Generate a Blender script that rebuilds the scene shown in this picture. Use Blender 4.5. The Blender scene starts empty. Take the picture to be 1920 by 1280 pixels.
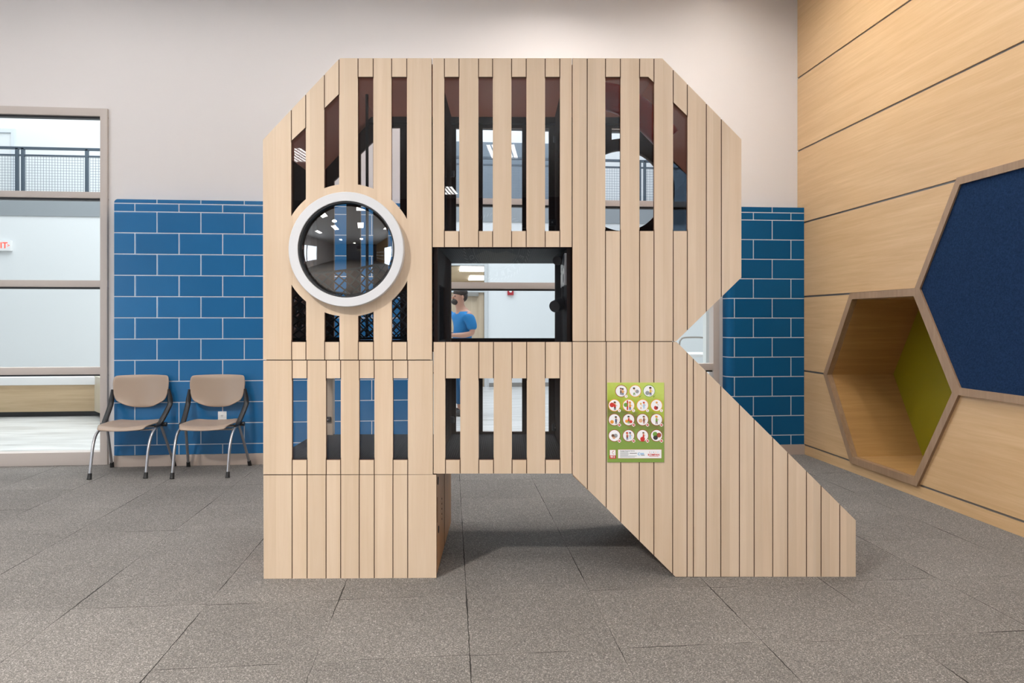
import bpy, bmesh, math, random
from math import sin, cos, pi, radians, sqrt
from mathutils import Vector, Matrix
random.seed(7)
C = bpy.context.scene.collection

# ------------------------------------------------------------------ camera, world, light
TH = math.atan(0.09)                 # the room is turned 5.1 degrees to the lens
CT, ST = cos(TH), sin(TH)
HC = 1.40
cam_d = bpy.data.cameras.new('camera'); cam = bpy.data.objects.new('camera', cam_d); C.objects.link(cam)
cam.location = (0, 0, HC); cam.rotation_euler = (pi/2, 0, -TH)
cam_d.sensor_width = 36; cam_d.lens = 24.0
cam_d.shift_y = -40/1920.0
cam_d.clip_start = 0.05; cam_d.clip_end = 200
sc = bpy.context.scene
sc.camera = cam
sc.view_settings.view_transform = 'Standard'
sc.view_settings.look = 'None'
sc.view_settings.gamma = 1
sc.view_settings.exposure = 0.17
w = bpy.data.worlds.new('world'); sc.world = w; w.use_nodes = True
bg = w.node_tree.nodes['Background']
bg.inputs[0].default_value = (0.80, 0.90, 1.0, 1); bg.inputs[1].default_value = 6.0

CEIL = 4.9
def area(name, loc, sx, sy, power, col=(1, 1, 1), rot=(0, 0, 0), spread=pi, shape='RECTANGLE'):
    l = bpy.data.lights.new(name, 'AREA'); l.shape = shape; l.size = sx; l.size_y = sy
    l.energy = power; l.color = col; l.spread = spread
    o = bpy.data.objects.new(name, l); C.objects.link(o); o.location = loc; o.rotation_euler = rot
    return o
K_KEY = 180; K_TROF = 95; K_ATR = 900
# daylight coming in by the big windows in the left wall and behind the camera
# unseen area lamps added to brighten the atrium and its balcony
area('atrium_fill', (-2.5, 10.8, 7.8), 14, 5.5, K_ATR, (0.90, 0.96, 1.0))
area('balcony_fill', (-3.5, 15.9, 7.7), 18, 2.2, 430, (0.92, 0.97, 1.0))

# ------------------------------------------------------------------ helpers
def c2w(X, D, z=0.0):                # metres right of / in front of the lens -> place
    return Vector((X*CT + D*ST, -X*ST + D*CT, z))
def W(px, y):                        # pixel column on a plane y = const
    a = (px-960)/1280.0
    D = y/(CT - a*ST)
    return D*(a*CT + ST), D
def WZ(px, py, y):
    x, D = W(px, y)
    return x, HC - (py-600)/1280.0*D

def tag(o, label=None, cat=None, group=None, kind=None):
    if label: o['label'] = label
    if cat: o['category'] = cat
    if group: o['group'] = group
    if kind: o['kind'] = kind
    return o
def empty(name, loc=(0, 0, 0), rz=0, label=None, cat=None, group=None, kind=None):
    o = bpy.data.objects.new(name, None); C.objects.link(o); o.location = loc
    o.rotation_euler = (0, 0, rz); o.empty_display_size = 0.1
    return tag(o, label, cat, group, kind)

class MB:
    def __init__(s): s.bm = bmesh.new()
    def box(s, x0, x1, y0, y1, z0, z1, m=0, bev=0, M=None):
        vs = [s.bm.verts.new(p) for p in ((x0,y0,z0),(x1,y0,z0),(x1,y1,z0),(x0,y1,z0),(x0,y0,z1),(x1,y0,z1),(x1,y1,z1),(x0,y1,z1))]
        fs = [s.bm.faces.new([vs[i] for i in f]) for f in ((0,3,2,1),(4,5,6,7),(0,1,5,4),(1,2,6,5),(2,3,7,6),(3,0,4,7))]
        for f in fs: f.material_index = m
        geo = vs
        if bev > 0:
            es = list({e for f in fs for e in f.edges})
            r = bmesh.ops.bevel(s.bm, geom=es, offset=bev, segments=2, affect='EDGES', profile=0.7)
            geo = r['verts'] if r['verts'] else vs
            for f in r['faces']: f.material_index = m
            geo = list({v for f in r['faces'] for v in f.verts} | {v for v in vs if v.is_valid})
        if M is not None: bmesh.ops.transform(s.bm, matrix=M, verts=[v for v in geo if v.is_valid])
        return s
    def prism(s, poly, axis, a, b, m=0):
        """poly in the plane across axis: x -> (y,z), y -> (x,z), z -> (x,y)"""
        def P(u, v, t):
            return {'x': (t, u, v), 'y': (u, t, v), 'z': (u, v, t)}[axis]
        A = [s.bm.verts.new(P(u, v, a)) for u, v in poly]
        B = [s.bm.verts.new(P(u, v, b)) for u, v in poly]
        n = len(poly)
        fs = [s.bm.faces.new(A), s.bm.faces.new(B[::-1])]
        for i in range(n):
            j = (i+1) % n
            fs.append(s.bm.faces.new((A[i], B[i], B[j], A[j])))
        for f in fs: f.material_index = m
        return s
    def tube(s, path, r, seg=10, closed=False, m=0, flat=None, ang=0):
        path = [Vector(p) for p in path]; n = len(path)
        rr = r if isinstance(r, (list, tuple)) else [r]*n
        rings = []; up = None
        for i, p in enumerate(path):
            if closed: t = path[(i+1) % n] - path[i-1]
            else: t = path[min(i+1, n-1)] - path[max(i-1, 0)]
            t.normalize()
            if up is None:
                up = Vector((0, 0, 1)) if abs(t.z) < 0.9 else Vector((0, 1, 0))
            sd = t.cross(up).normalized(); up = sd.cross(t).normalized()
            k = flat if flat else 1.0
            rings.append([s.bm.verts.new(p + sd*cos(ang+2*pi*j/seg)*rr[i] + up*sin(ang+2*pi*j/seg)*rr[i]*k) for j in range(seg)])
        for i in range(n if closed else n-1):
            A, B = rings[i], rings[(i+1) % n]
            for j in range(seg):
                f = s.bm.faces.new((A[j], A[(j+1) % seg], B[(j+1) % seg], B[j])); f.material_index = m; f.smooth = True
        if not closed:
            for R_ in (rings[0][::-1], rings[-1]):
                f = s.bm.faces.new(R_); f.material_index = m
        return s
    def lathe(s, prof, c, axis='y', seg=48, m=0):
        """prof = [(radius, along)], closed loop if first==last"""
        rings = []
        for r, t in prof:
            ring = []
            for j in range(seg):
                a = 2*pi*j/seg
                u, v = r*cos(a), r*sin(a)
                p = {'y': (c[0]+u, c[1]+t, c[2]+v), 'z': (c[0]+u, c[1]+v, c[2]+t), 'x': (c[0]+t, c[1]+u, c[2]+v)}[axis]
                ring.append(s.bm.verts.new(p))
            rings.append(ring)
        for A, B in zip(rings[:-1], rings[1:]):
            for j in range(seg):
                f = s.bm.faces.new((A[j], A[(j+1) % seg], B[(j+1) % seg], B[j])); f.material_index = m; f.smooth = True
        return s
    def sphere(s, c, r, sc_=(1, 1, 1), seg=16, m=0, M=None):
        mt = Matrix.Translation(c) @ (M or Matrix()) @ Matrix.Diagonal((*sc_, 1))
        g = bmesh.ops.create_uvsphere(s.bm, u_segments=seg, v_segments=max(6, seg*2//3), radius=r, matrix=mt)
        for f in {f for v in g['verts'] for f in v.link_faces}: f.smooth = True; f.material_index = m
        return s
    def build(s, name, mats, parent=None, smooth=None, weld=False):
        if weld: bmesh.ops.remove_doubles(s.bm, verts=s.bm.verts, dist=1e-5)
        bmesh.ops.recalc_face_normals(s.bm, faces=s.bm.faces)
        me = bpy.data.meshes.new(name); s.bm.to_mesh(me); s.bm.free()
        for m in (mats if isinstance(mats, (list, tuple)) else [mats]): me.materials.append(m)
        if smooth is not None:
            for p in me.polygons: p.use_smooth = smooth
        try: me.set_sharp_from_angle(angle=radians(38))
        except Exception: pass
        o = bpy.data.objects.new(name, me); C.objects.link(o)
        if parent: o.parent = parent
        return o

def smooth_path(pts, n=6):
    P = [Vector(p) for p in pts]; P = [2*P[0]-P[1]] + P + [2*P[-1]-P[-2]]
    out = []
    for i in range(1, len(P)-2):
        for k in range(n):
            t = k/n
            a, b, c, d = P[i-1], P[i], P[i+1], P[i+2]
            out.append(0.5*((2*b)+(c-a)*t+(2*a-5*b+4*c-d)*t*t+(3*b-a-3*c+d)*t**3))
    out.append(P[-2]); return out

def eval_mesh(o):
    dg = bpy.context.evaluated_depsgraph_get(); dg.update()
    return bpy.data.meshes.new_from_object(o.evaluated_get(dg))
def kill(o):
    d = o.data; bpy.data.objects.remove(o, do_unlink=True)

def text_obj(name, body, size, mat, parent, M, ext=0.0006, align='CENTER', bold=0.0):
    cu = bpy.data.curves.new(name, 'FONT'); cu.body = body; cu.size = size; cu.extrude = ext
    cu.align_x = align; cu.align_y = 'CENTER'; cu.offset = bold; cu.resolution_u = 3
    t = bpy.data.objects.new('tmp', cu); C.objects.link(t)
    me = eval_mesh(t); kill(t)
    me.transform(M); me.materials.clear(); me.materials.append(mat)
    o = bpy.data.objects.new(name, me); C.objects.link(o)
    if parent: o.parent = parent
    return o
def text_into(mb, body, size, M, m=0, ext=0.0006, bold=0.0, align='CENTER'):
    cu = bpy.data.curves.new('t', 'FONT'); cu.body = body; cu.size = size; cu.extrude = ext
    cu.align_x = align; cu.align_y = 'CENTER'; cu.offset = bold; cu.resolution_u = 3
    t = bpy.data.objects.new('tmp', cu); C.objects.link(t)
    me = eval_mesh(t); kill(t); me.transform(M)
    n0 = len(mb.bm.faces)
    mb.bm.from_mesh(me); mb.bm.faces.ensure_lookup_table()
    for f in mb.bm.faces[n0:]: f.material_index = m
    bpy.data.meshes.remove(me)

# ------------------------------------------------------------------ materials
def mat(name, col=(0.8, 0.8, 0.8), rough=0.5, metal=0.0, spec=0.5, coat=0.0):
    m = bpy.data.materials.new(name); m.use_nodes = True
    b = m.node_tree.nodes['Principled BSDF']
    b.inputs['Base Color'].default_value = (*col, 1); b.inputs['Roughness'].default_value = rough
    b.inputs['Metallic'].default_value = metal; b.inputs['Specular IOR Level'].default_value = spec
    b.inputs['Coat Weight'].default_value = coat
    return m
class NT:
    def __init__(s, m):
        s.m = m; s.t = m.node_tree; s.b = s.t.nodes['Principled BSDF']
        s.tc = s.t.nodes.new('ShaderNodeTexCoord')
    def n(s, typ, **kw):
        nd = s.t.nodes.new(typ)
        for k, v in kw.items(): setattr(nd, k, v)
        return nd
    def l(s, a, b): s.t.links.new(a, b)
    def math(s, op, a, b=None, c=None, clamp=False):
        nd = s.n('ShaderNodeMath', operation=op); nd.use_clamp = clamp
        for i, v in enumerate((a, b, c)):
            if v is None: continue
            if isinstance(v, (int, float)): nd.inputs[i].default_value = v
            else: s.l(v, nd.inputs[i])
        return nd.outputs[0]
    def mapping(s, scale=(1, 1, 1), loc=(0, 0, 0), src='Object'):
        mp = s.n('ShaderNodeMapping'); mp.inputs['Scale'].default_value = scale; mp.inputs['Location'].default_value = loc
        s.l(s.tc.outputs[src], mp.inputs[0]); return mp.outputs[0]
    def noise(s, vec, scale, detail=2, rough=0.5, dist=0.0):
        nd = s.n('ShaderNodeTexNoise'); nd.inputs['Scale'].default_value = scale; nd.inputs['Detail'].default_value = detail
        nd.inputs['Roughness'].default_value = rough; nd.inputs['Distortion'].default_value = dist
        s.l(vec, nd.inputs['Vector']); return nd.outputs['Fac']
    def ramp(s, fac, stops):
        nd = s.n('ShaderNodeValToRGB'); el = nd.color_ramp.elements
        while len(el) < len(stops): el.new(0.5)
        for e, (p, c) in zip(el, stops):
            e.position = p; e.color = (*c, 1) if len(c) == 3 else c
        s.l(fac, nd.inputs[0]); return nd.outputs[0]
    def mix(s, fac, a, b, mode='MIX'):
        nd = s.n('ShaderNodeMix', data_type='RGBA', blend_type=mode)
        for i, v in ((0, fac), (6, a), (7, b)):
            if isinstance(v, (int, float)): nd.inputs[i].default_value = v
            elif isinstance(v, tuple): nd.inputs[i].default_value = (*v, 1)
            else: s.l(v, nd.inputs[i])
        return nd.outputs[2]
    def bump(s, h, strength=0.2, dist=0.01):
        nd = s.n('ShaderNodeBump'); nd.inputs['Strength'].default_value = strength; nd.inputs['Distance'].default_value = dist
        s.l(h, nd.inputs['Height']); s.l(nd.outputs[0], s.b.inputs['Normal'])
    def sep(s):
        nd = s.n('ShaderNodeSeparateXYZ'); s.l(s.tc.outputs['Object'], nd.inputs[0]); return nd.outputs

def wood(name, c0, c1, c2, grain='z', rough=0.38, sc_=1.0, plank=None, coat=0.15):
    m = mat(name, c1, rough); t = NT(m); t.b.inputs['Coat Weight'].default_value = coat
    t.b.inputs['Coat Roughness'].default_value = 0.3
    long, across = 1.2*sc_, 26.0*sc_
    s3 = {'z': (across, across, long), 'x': (long, across, across), 'y': (across, long, across)}[grain]
    v = t.mapping(s3)
    if plank:
        # the figure jumps from board to board
        o = t.sep()
        fx = t.math('FLOOR', t.math('MULTIPLY', o['X' if plank[0] == 'x' else 'Z'], 1.0/plank[1]))
        wn = t.n('ShaderNodeTexWhiteNoise', noise_dimensions='1D'); t.l(fx, wn.inputs['W'])
        va = t.n('ShaderNodeVectorMath', operation='MULTIPLY_ADD')
        t.l(wn.outputs['Color'], va.inputs[0]); va.inputs[1].default_value = (7, 7, 9); t.l(v, va.inputs[2]); v = va.outputs[0]
    a = t.noise(v, 1.0, 6, 0.65, 0.6)
    b = t.noise(v, 0.28, 2, 0.5, 1.2)
    f = t.math('ADD', t.math('MULTIPLY', a, 0.6), t.math('MULTIPLY', b, 0.4))
    col = t.ramp(f, [(0.30, c0), (0.52, c1), (0.70, c2)])
    if plank:
        k = t.math('ADD', t.math('MULTIPLY', wn.outputs['Value'], 0.10), 0.95)
        cc = t.n('ShaderNodeCombineXYZ'); [t.l(k, cc.inputs[i]) for i in range(3)]
        col = t.mix(1.0, col, cc.outputs[0], 'MULTIPLY')
    t.l(col, t.b.inputs['Base Color'])
    t.bump(a, 0.04, 0.004)
    return m

M_maple = wood('maple_laminate', (0.55, 0.405, 0.278), (0.60, 0.458, 0.330), (0.645, 0.508, 0.380), 'z', 0.42, 1.0, ('x', 0.0913))
M_core = mat('engraved_brown_core', (0.13, 0.060, 0.030), 0.6)
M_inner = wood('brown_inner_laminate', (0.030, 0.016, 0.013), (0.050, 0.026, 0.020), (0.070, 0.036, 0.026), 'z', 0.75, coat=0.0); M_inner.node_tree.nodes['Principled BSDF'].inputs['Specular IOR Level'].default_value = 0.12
M_side = wood('orange_brown_side', (0.40, 0.19, 0.075), (0.50, 0.25, 0.10), (0.58, 0.31, 0.13), 'z', 0.45)
M_wallwood = wood('oak_wall_panels', (0.54, 0.340, 0.165), (0.61, 0.400, 0.210), (0.68, 0.465, 0.260), 'y', 0.36, 1.5)
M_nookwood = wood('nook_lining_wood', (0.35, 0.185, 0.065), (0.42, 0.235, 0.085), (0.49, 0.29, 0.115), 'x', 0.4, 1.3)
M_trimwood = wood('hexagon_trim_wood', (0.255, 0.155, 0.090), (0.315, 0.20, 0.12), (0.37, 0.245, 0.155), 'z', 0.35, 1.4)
M_reveal = mat('grey_reveal', (0.22, 0.215, 0.21), 0.4, 0.5)
M_paint = mat('warm_grey_paint', (0.655, 0.620, 0.612), 0.85, spec=0.2)
t = NT(M_paint); t.bump(t.noise(t.mapping(), 160, 2), 0.05, 0.002)
M_ceil = mat('ceiling_white', (0.80, 0.79, 0.77), 0.9, spec=0.2)
M_frame = mat('taupe_frame_paint', (0.46, 0.405, 0.375), 0.45)
M_base = mat('taupe_base', (0.42, 0.345, 0.30), 0.5)
M_dark = mat('dark_gasket', (0.02, 0.02, 0.022), 0.5)
M_grey = mat('dark_grey_steel', (0.055, 0.05, 0.055), 0.4, 0.3)
M_post = mat('interior_post', (0.030, 0.026, 0.030), 0.7, spec=0.12)
M_black = mat('black_plastic', (0.012, 0.012, 0.014), 0.38)
M_rubber = mat('black_rubber', (0.008, 0.008, 0.009), 0.6)
M_silver = mat('silver_tube', (0.42, 0.42, 0.44), 0.32, 0.85)
M_chair = mat('taupe_shell', (0.325, 0.245, 0.190), 0.42)
t = NT(M_chair); t.bump(t.noise(t.mapping(), 500, 2), 0.08, 0.001)
M_white = mat('white_plastic', (0.82, 0.82, 0.82), 0.35)
M_ring = mat('porthole_ring', (0.60, 0.60, 0.62), 0.38)
t = NT(M_ring); t.bump(t.noise(t.mapping(), 420, 2), 0.05, 0.001)
M_green = mat('olive_green_laminate', (0.27, 0.235, 0.006), 0.4)
M_felt = mat('navy_felt', (0.010, 0.032, 0.105), 0.95, spec=0.1)
t = NT(M_felt); f_ = t.noise(t.mapping(), 90, 4, 0.8); t.l(t.ramp(f_, [(0.35, (0.006, 0.020, 0.056)), (0.65, (0.016, 0.040, 0.105))]), t.b.inputs['Base Color']); t.bump(f_, 0.5, 0.004)
M_deck = mat('black_deck', (0.014, 0.015, 0.021), 0.6, spec=0.12)
t = NT(M_deck); o_ = t.sep(); t.bump(t.math('SINE', t.math('MULTIPLY', o_['X'], 500)), 0.25, 0.002)
M_red = mat('red_plastic', (0.95, 0.10, 0.065), 0.28); t = NT(M_red)
tl_ = t.n('ShaderNodeBsdfTranslucent'); tl_.inputs[0].default_value = (0.9, 0.10, 0.05, 1); mx_ = t.n('ShaderNodeMixShader'); mx_.inputs[0].default_value = 0.25
t.l(t.b.outputs[0], mx_.inputs[1]); t.l(tl_.outputs[0], mx_.inputs[2]); t.l(mx_.outputs[0], t.t.nodes['Material Output'].inputs[0])
M_alarm = mat('alarm_red', (0.40, 0.02, 0.03), 0.4)
M_rope = mat('black_rope', (0.012, 0.011, 0.013), 0.7)
M_greypipe = mat('grey_play_pipe', (0.13, 0.12, 0.125), 0.45)
M_plate = mat('light_grey_plate', (0.42, 0.39, 0.38), 0.35)
M_awall = mat('atrium_white_paint', (0.74, 0.76, 0.77), 0.85, spec=0.2)
M_fascia = mat('balcony_grey_fascia', (0.29, 0.315, 0.335), 0.6)
M_rail = mat('blue_grey_railing', (0.085, 0.11, 0.14), 0.4, 0.3)
M_tan = wood('tan_door_wood', (0.40, 0.31, 0.21), (0.47, 0.37, 0.26), (0.53, 0.42, 0.30), 'z', 0.5)
M_benchwood = wood('bench_wood', (0.42, 0.30, 0.17), (0.52, 0.38, 0.23), (0.60, 0.45, 0.28), 'x', 0.4)
M_palewood = wood('pale_end_wood', (0.52, 0.45, 0.34), (0.60, 0.53, 0.42), (0.68, 0.60, 0.48), 'z', 0.4)
M_closer = mat('closer_grey', (0.30, 0.29, 0.27), 0.4, 0.5)
M_skin = mat('skin', (0.50, 0.27, 0.19), 0.5)
M_hair = mat('dark_hair', (0.030, 0.020, 0.015), 0.7)
M_shirt = mat('blue_shirt', (0.010, 0.18, 0.46), 0.8)
M_jeans = mat('blue_trousers', (0.020, 0.12, 0.26), 0.85)
M_shoe = mat('dark_shoe', (0.02, 0.02, 0.022), 0.5)
M_rimgrey = mat('rail_tube', (0.33, 0.30, 0.27), 0.35, 0.5)

def glass(name, tint=(1, 1, 1), ior=1.5, refl=1.0):
    m = bpy.data.materials.new(name); m.use_nodes = True; nt = m.node_tree
    for n in list(nt.nodes):
        if n.type != 'OUTPUT_MATERIAL': nt.nodes.remove(n)
    out = [n for n in nt.nodes if n.type == 'OUTPUT_MATERIAL'][0]
    tr = nt.nodes.new('ShaderNodeBsdfTransparent'); tr.inputs[0].default_value = (*tint, 1)
    gl = nt.nodes.new('ShaderNodeBsdfGlossy'); gl.inputs['Roughness'].default_value = 0.0
    fr = nt.nodes.new('ShaderNodeFresnel'); fr.inputs[0].default_value = ior
    mu = nt.nodes.new('ShaderNodeMath'); mu.operation = 'MULTIPLY'; mu.inputs[1].default_value = refl
    mx = nt.nodes.new('ShaderNodeMixShader')
    nt.links.new(fr.outputs[0], mu.inputs[0]); nt.links.new(mu.outputs[0], mx.inputs[0])
    nt.links.new(tr.outputs[0], mx.inputs[1]); nt.links.new(gl.outputs[0], mx.inputs[2]); nt.links.new(mx.outputs[0], out.inputs[0])
    return m
M_roof = bpy.data.materials.new('translucent_brown_roof'); M_roof.use_nodes = True
nt = M_roof.node_tree; b_ = nt.nodes['Principled BSDF']; b_.inputs['Base Color'].default_value = (0.10, 0.05, 0.04, 1); b_.inputs['Roughness'].default_value = 0.35
tl = nt.nodes.new('ShaderNodeBsdfTranslucent'); tl.inputs[0].default_value = (0.34, 0.21, 0.17, 1)
mx = nt.nodes.new('ShaderNodeMixShader'); mx.inputs[0].default_value = 0.72
nt.links.new(b_.outputs[0], mx.inputs[1]); nt.links.new(tl.outputs[0], mx.inputs[2]); nt.links.new(mx.outputs[0], [n for n in nt.nodes if n.type == 'OUTPUT_MATERIAL'][0].inputs[0])
G_clear = glass('clear_glass', (0.98, 0.99, 0.99), 1.5, 0.0)
G_smoke = glass('smoked_polycarbonate', (0.92, 0.915, 0.93), 1.5, 1.0)
G_light = glass('clear_polycarbonate', (0.965, 0.97, 0.98), 1.5, 1.0)
G_dome = glass('porthole_bubble', (0.94, 0.97, 1.0), 1.55, 4.8)
def emis(name, col, s):
    m = bpy.data.materials.new(name); m.use_nodes = True; b = m.node_tree.nodes['Principled BSDF']
    b.inputs['Base Color'].default_value = (0.8, 0.8, 0.8, 1) if name != 'exit_letters' else (0.6, 0.02, 0.01, 1)
    b.inputs['Emission Color'].default_value = (*col, 1); b.inputs['Emission Strength'].default_value = s; return m
E_trof = emis('troffer_diffuser', (1.0, 0.97, 0.93), 14)
E_exit = emis('exit_letters', (1.0, 0.06, 0.03), 1.3)
E_off = emis('mirrored_light_panel', (1.0, 0.98, 0.94), 5)
E_spot = emis('downlight_lens', (1.0, 0.95, 0.88), 20)
E_fill = emis('wall_fill_diffuser', (1.0, 0.97, 0.94), 21)
E_fill2 = emis('oak_fill_diffuser', (1.0, 0.95, 0.88), 26)
E_day = emis('daylight_behind_glass', (0.82, 0.92, 1.0), 5)

# blue glazed blocks in running bond
def tile_mat(name, x0, seed, k=1.0):
    m = mat(name, (0.01, 0.09, 0.22), 0.16); t = NT(m); o = t.sep()
    r = t.math('FLOOR', t.math('DIVIDE', o['Z'], 0.2032))
    odd = t.math('MODULO', t.math('ADD', r, 1000), 2.0)            # 1 for odd rows
    xs = t.math('ADD', t.math('DIVIDE', t.math('SUBTRACT', o['X'], x0), 0.4064), 100.0)
    xs = t.math('ADD', xs, t.math('MULTIPLY', t.math('SUBTRACT', 1.0, odd), 0.5)); xs = t.math('ADD', xs, t.math('MULTIPLY', t.math('GREATER_THAN', o['Z'], 2.517), 0.5))
    fx = t.math('FRACT', xs); dx = t.math('MULTIPLY', t.math('MINIMUM', fx, t.math('SUBTRACT', 1.0, fx)), 0.4064)
    fz = t.math('FRACT', t.math('DIVIDE', o['Z'], 0.2032)); dz = t.math('MULTIPLY', t.math('MINIMUM', fz, t.math('SUBTRACT', 1.0, fz)), 0.2032)
    d2 = t.math('ABSOLUTE', t.math('SUBTRACT', o['Z'], 2.517))
    # no joints run up through the cap strip
    d = t.math('MINIMUM', t.math('MINIMUM', dx, dz), d2)
    g = t.math('LESS_THAN', d, 0.0042)
    hgt = t.math('SMOOTH_MIN', t.math('DIVIDE', d, 0.012), 1.0, 0.3)
    wn = t.n('ShaderNodeTexWhiteNoise', noise_dimensions='2D')
    cv = t.n('ShaderNodeCombineXYZ'); t.l(t.math('FLOOR', xs), cv.inputs[0]); t.l(t.math('ADD', r, seed), cv.inputs[1]); t.l(cv.outputs[0], wn.inputs['Vector'])
    nz = t.noise(t.mapping((1, 1, 1)), 3.0, 3)
    f = t.math('ADD', t.math('MULTIPLY', wn.outputs['Value'], 0.5), t.math('MULTIPLY', nz, 0.5))
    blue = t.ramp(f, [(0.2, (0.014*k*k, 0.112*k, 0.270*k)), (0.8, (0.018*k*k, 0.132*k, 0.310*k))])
    t.l(t.mix(g, blue, (0.50, 0.54, 0.60)), t.b.inputs['Base Color'])
    t.l(t.math('ADD', t.math('MULTIPLY', g, 0.6), 0.16), t.b.inputs['Roughness'])
    hb = t.math('ADD', t.math('MULTIPLY', hgt, 1.0), t.math('MULTIPLY', t.noise(t.mapping(), 9, 2), 0.35))
    t.bump(hb, 0.35, 0.004)
    return m
M_tileL = tile_mat('blue_glazed_block', -2.806, 3, 1.13)
M_tileR = tile_mat('blue_glazed_block_shaded', 3.332, 11, 0.72)  # same glaze as the left blocks, darkened to put the pier's shading into the colour
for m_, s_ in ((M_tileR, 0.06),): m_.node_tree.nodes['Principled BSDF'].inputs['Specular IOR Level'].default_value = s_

# rubber tiles
def floor_mat():
    m = mat('rubber_floor_tiles', (0.17, 0.155, 0.14), 0.85, spec=0.25); t = NT(m); o = t.sep()
    px_, py_ = 0.637, 0.625
    nzl = t.noise(t.mapping(), 14, 3)
    wob = t.math('MULTIPLY', t.math('SUBTRACT', nzl, 0.5), 0.010)
    xs = t.math('ADD', t.math('DIVIDE', t.math('ADD', t.math('SUBTRACT', o['X'], 0.08), wob), px_), 100)
    ys = t.math('ADD', t.math('DIVIDE', t.math('ADD', t.math('SUBTRACT', o['Y'], 2.85), wob), py_), 100)
    col_id = t.math('FLOOR', xs)
    w1 = t.n('ShaderNodeTexWhiteNoise', noise_dimensions='1D'); t.l(col_id, w1.inputs['W'])
    ys = t.math('ADD', ys, t.math('MULTIPLY', t.math('SUBTRACT', w1.outputs['Value'], 0.5), 0.04))
    fx = t.math('FRACT', xs); dx = t.math('MULTIPLY', t.math('MINIMUM', fx, t.math('SUBTRACT', 1.0, fx)), px_)
    fy = t.math('FRACT', ys); dy = t.math('MULTIPLY', t.math('MINIMUM', fy, t.math('SUBTRACT', 1.0, fy)), py_)
    # joint width changes along the joint: some stand open, some are pressed shut
    big = t.noise(t.mapping(), 2.3, 3)
    wx = t.math('MAXIMUM', t.math('MULTIPLY', t.math('SUBTRACT', big, 0.34), 0.011), 0.0006)
    big2 = t.noise(t.mapping(loc=(5, 9, 0)), 2.9, 3)
    wy = t.math('MAXIMUM', t.math('MULTIPLY', t.math('SUBTRACT', big2, 0.46), 0.016), 0.0)
    g = t.math('MAXIMUM', t.math('LESS_THAN', dx, wx), t.math('LESS_THAN', dy, wy))
    edge = t.math('MINIMUM', dx, dy)
    near = t.math('SUBTRACT', 1.0, t.math('DIVIDE', edge, 0.02), clamp=True)
    wn = t.n('ShaderNodeTexWhiteNoise', noise_dimensions='2D'); cv = t.n('ShaderNodeCombineXYZ')
    t.l(col_id, cv.inputs[0]); t.l(t.math('FLOOR', ys), cv.inputs[1]); t.l(cv.outputs[0], wn.inputs['Vector'])
    sp = t.noise(t.mapping(), 150, 2, 0.6)
    sp2 = t.noise(t.mapping(loc=(3, 3, 3)), 330, 1, 0.5)
    vo = t.n('ShaderNodeTexVoronoi'); vo.inputs['Scale'].default_value = 260; t.l(t.mapping(), vo.inputs['Vector'])
    sx = t.n('ShaderNodeSeparateColor'); t.l(vo.outputs['Color'], sx.inputs[0])
    base = t.ramp(sx.outputs[0], [(0.0, (0.115, 0.107, 0.101)), (0.45, (0.165, 0.154, 0.145)), (0.75, (0.215, 0.200, 0.187)), (0.92, (0.30, 0.280, 0.260)), (1.0, (0.42, 0.395, 0.37))])
    fine = t.ramp(sp, [(0.3, (0.72, 0.72, 0.72)), (0.7, (1.28, 1.28, 1.28))])
    col = t.mix(1.0, base, fine, 'MULTIPLY')
    tone = t.math('ADD', t.math('MULTIPLY', wn.outputs['Value'], 0.12), t.math('ADD', t.math('MULTIPLY', t.noise(t.mapping(), 1.6, 3), 0.34), 0.66))
    tc_ = t.n('ShaderNodeCombineXYZ'); [t.l(tone, tc_.inputs[i]) for i in range(3)]
    col = t.mix(1.0, col, tc_.outputs[0], 'MULTIPLY')
    dust = t.math('MULTIPLY', t.math('MULTIPLY', near, t.math('GREATER_THAN', sp2, 0.60)), 0.35)
    col = t.mix(dust, col, (0.40, 0.37, 0.33))
    col = t.mix(g, col, (0.018, 0.016, 0.015))
    t.l(col, t.b.inputs['Base Color'])
    h = t.math('SUBTRACT', t.math('MULTIPLY', sx.outputs[0], 0.5), t.math('MULTIPLY', g, 2.0))
    t.bump(h, 0.5, 0.003)
    return m
M_floor = floor_mat()
def far_floor_mat():
    m = mat('pale_plank_floor', (0.6, 0.6, 0.6), 0.3); t = NT(m)
    v = t.mapping((0.8, 9, 1))
    f = t.noise(v, 1.2, 5, 0.6, 0.5)
    t.l(t.ramp(f, [(0.30, (0.36, 0.355, 0.34)), (0.5, (0.58, 0.58, 0.565)), (0.7, (0.74, 0.74, 0.73))]), t.b.inputs['Base Color'])
    return m
M_ffloor = far_floor_mat()

# ------------------------------------------------------------------ the room
XR = 3.68; YW = 6.97; YT = 6.83
XL = -9.0; YB = -12.0
def struct(o): o['kind'] = 'structure'; return o
struct(MB().box(XL, XR, YB, YW+0.10, -0.12, 0).build('floor', M_floor))
struct(MB().box(XL, XR+0.9, YB, YW+0.18, CEIL, CEIL+0.1).build('ceiling', M_ceil))
# painted wall with the two glazed openings
ZT = 3.45
xo1 = W(204, YW)[0]; xg0 = W(800, YW)[0]; xg1 = W(1347, YW)[0]
mb = MB()
mb.box(XL, XR+0.9, YW, YW+0.16, ZT, CEIL)
mb.box(xo1, xg0, YW, YW+0.16, 0, ZT)
mb.box(xg1, XR+0.9, YW, YW+0.16, 0, ZT)
struct(mb.build('wall_back', M_paint))
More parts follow.
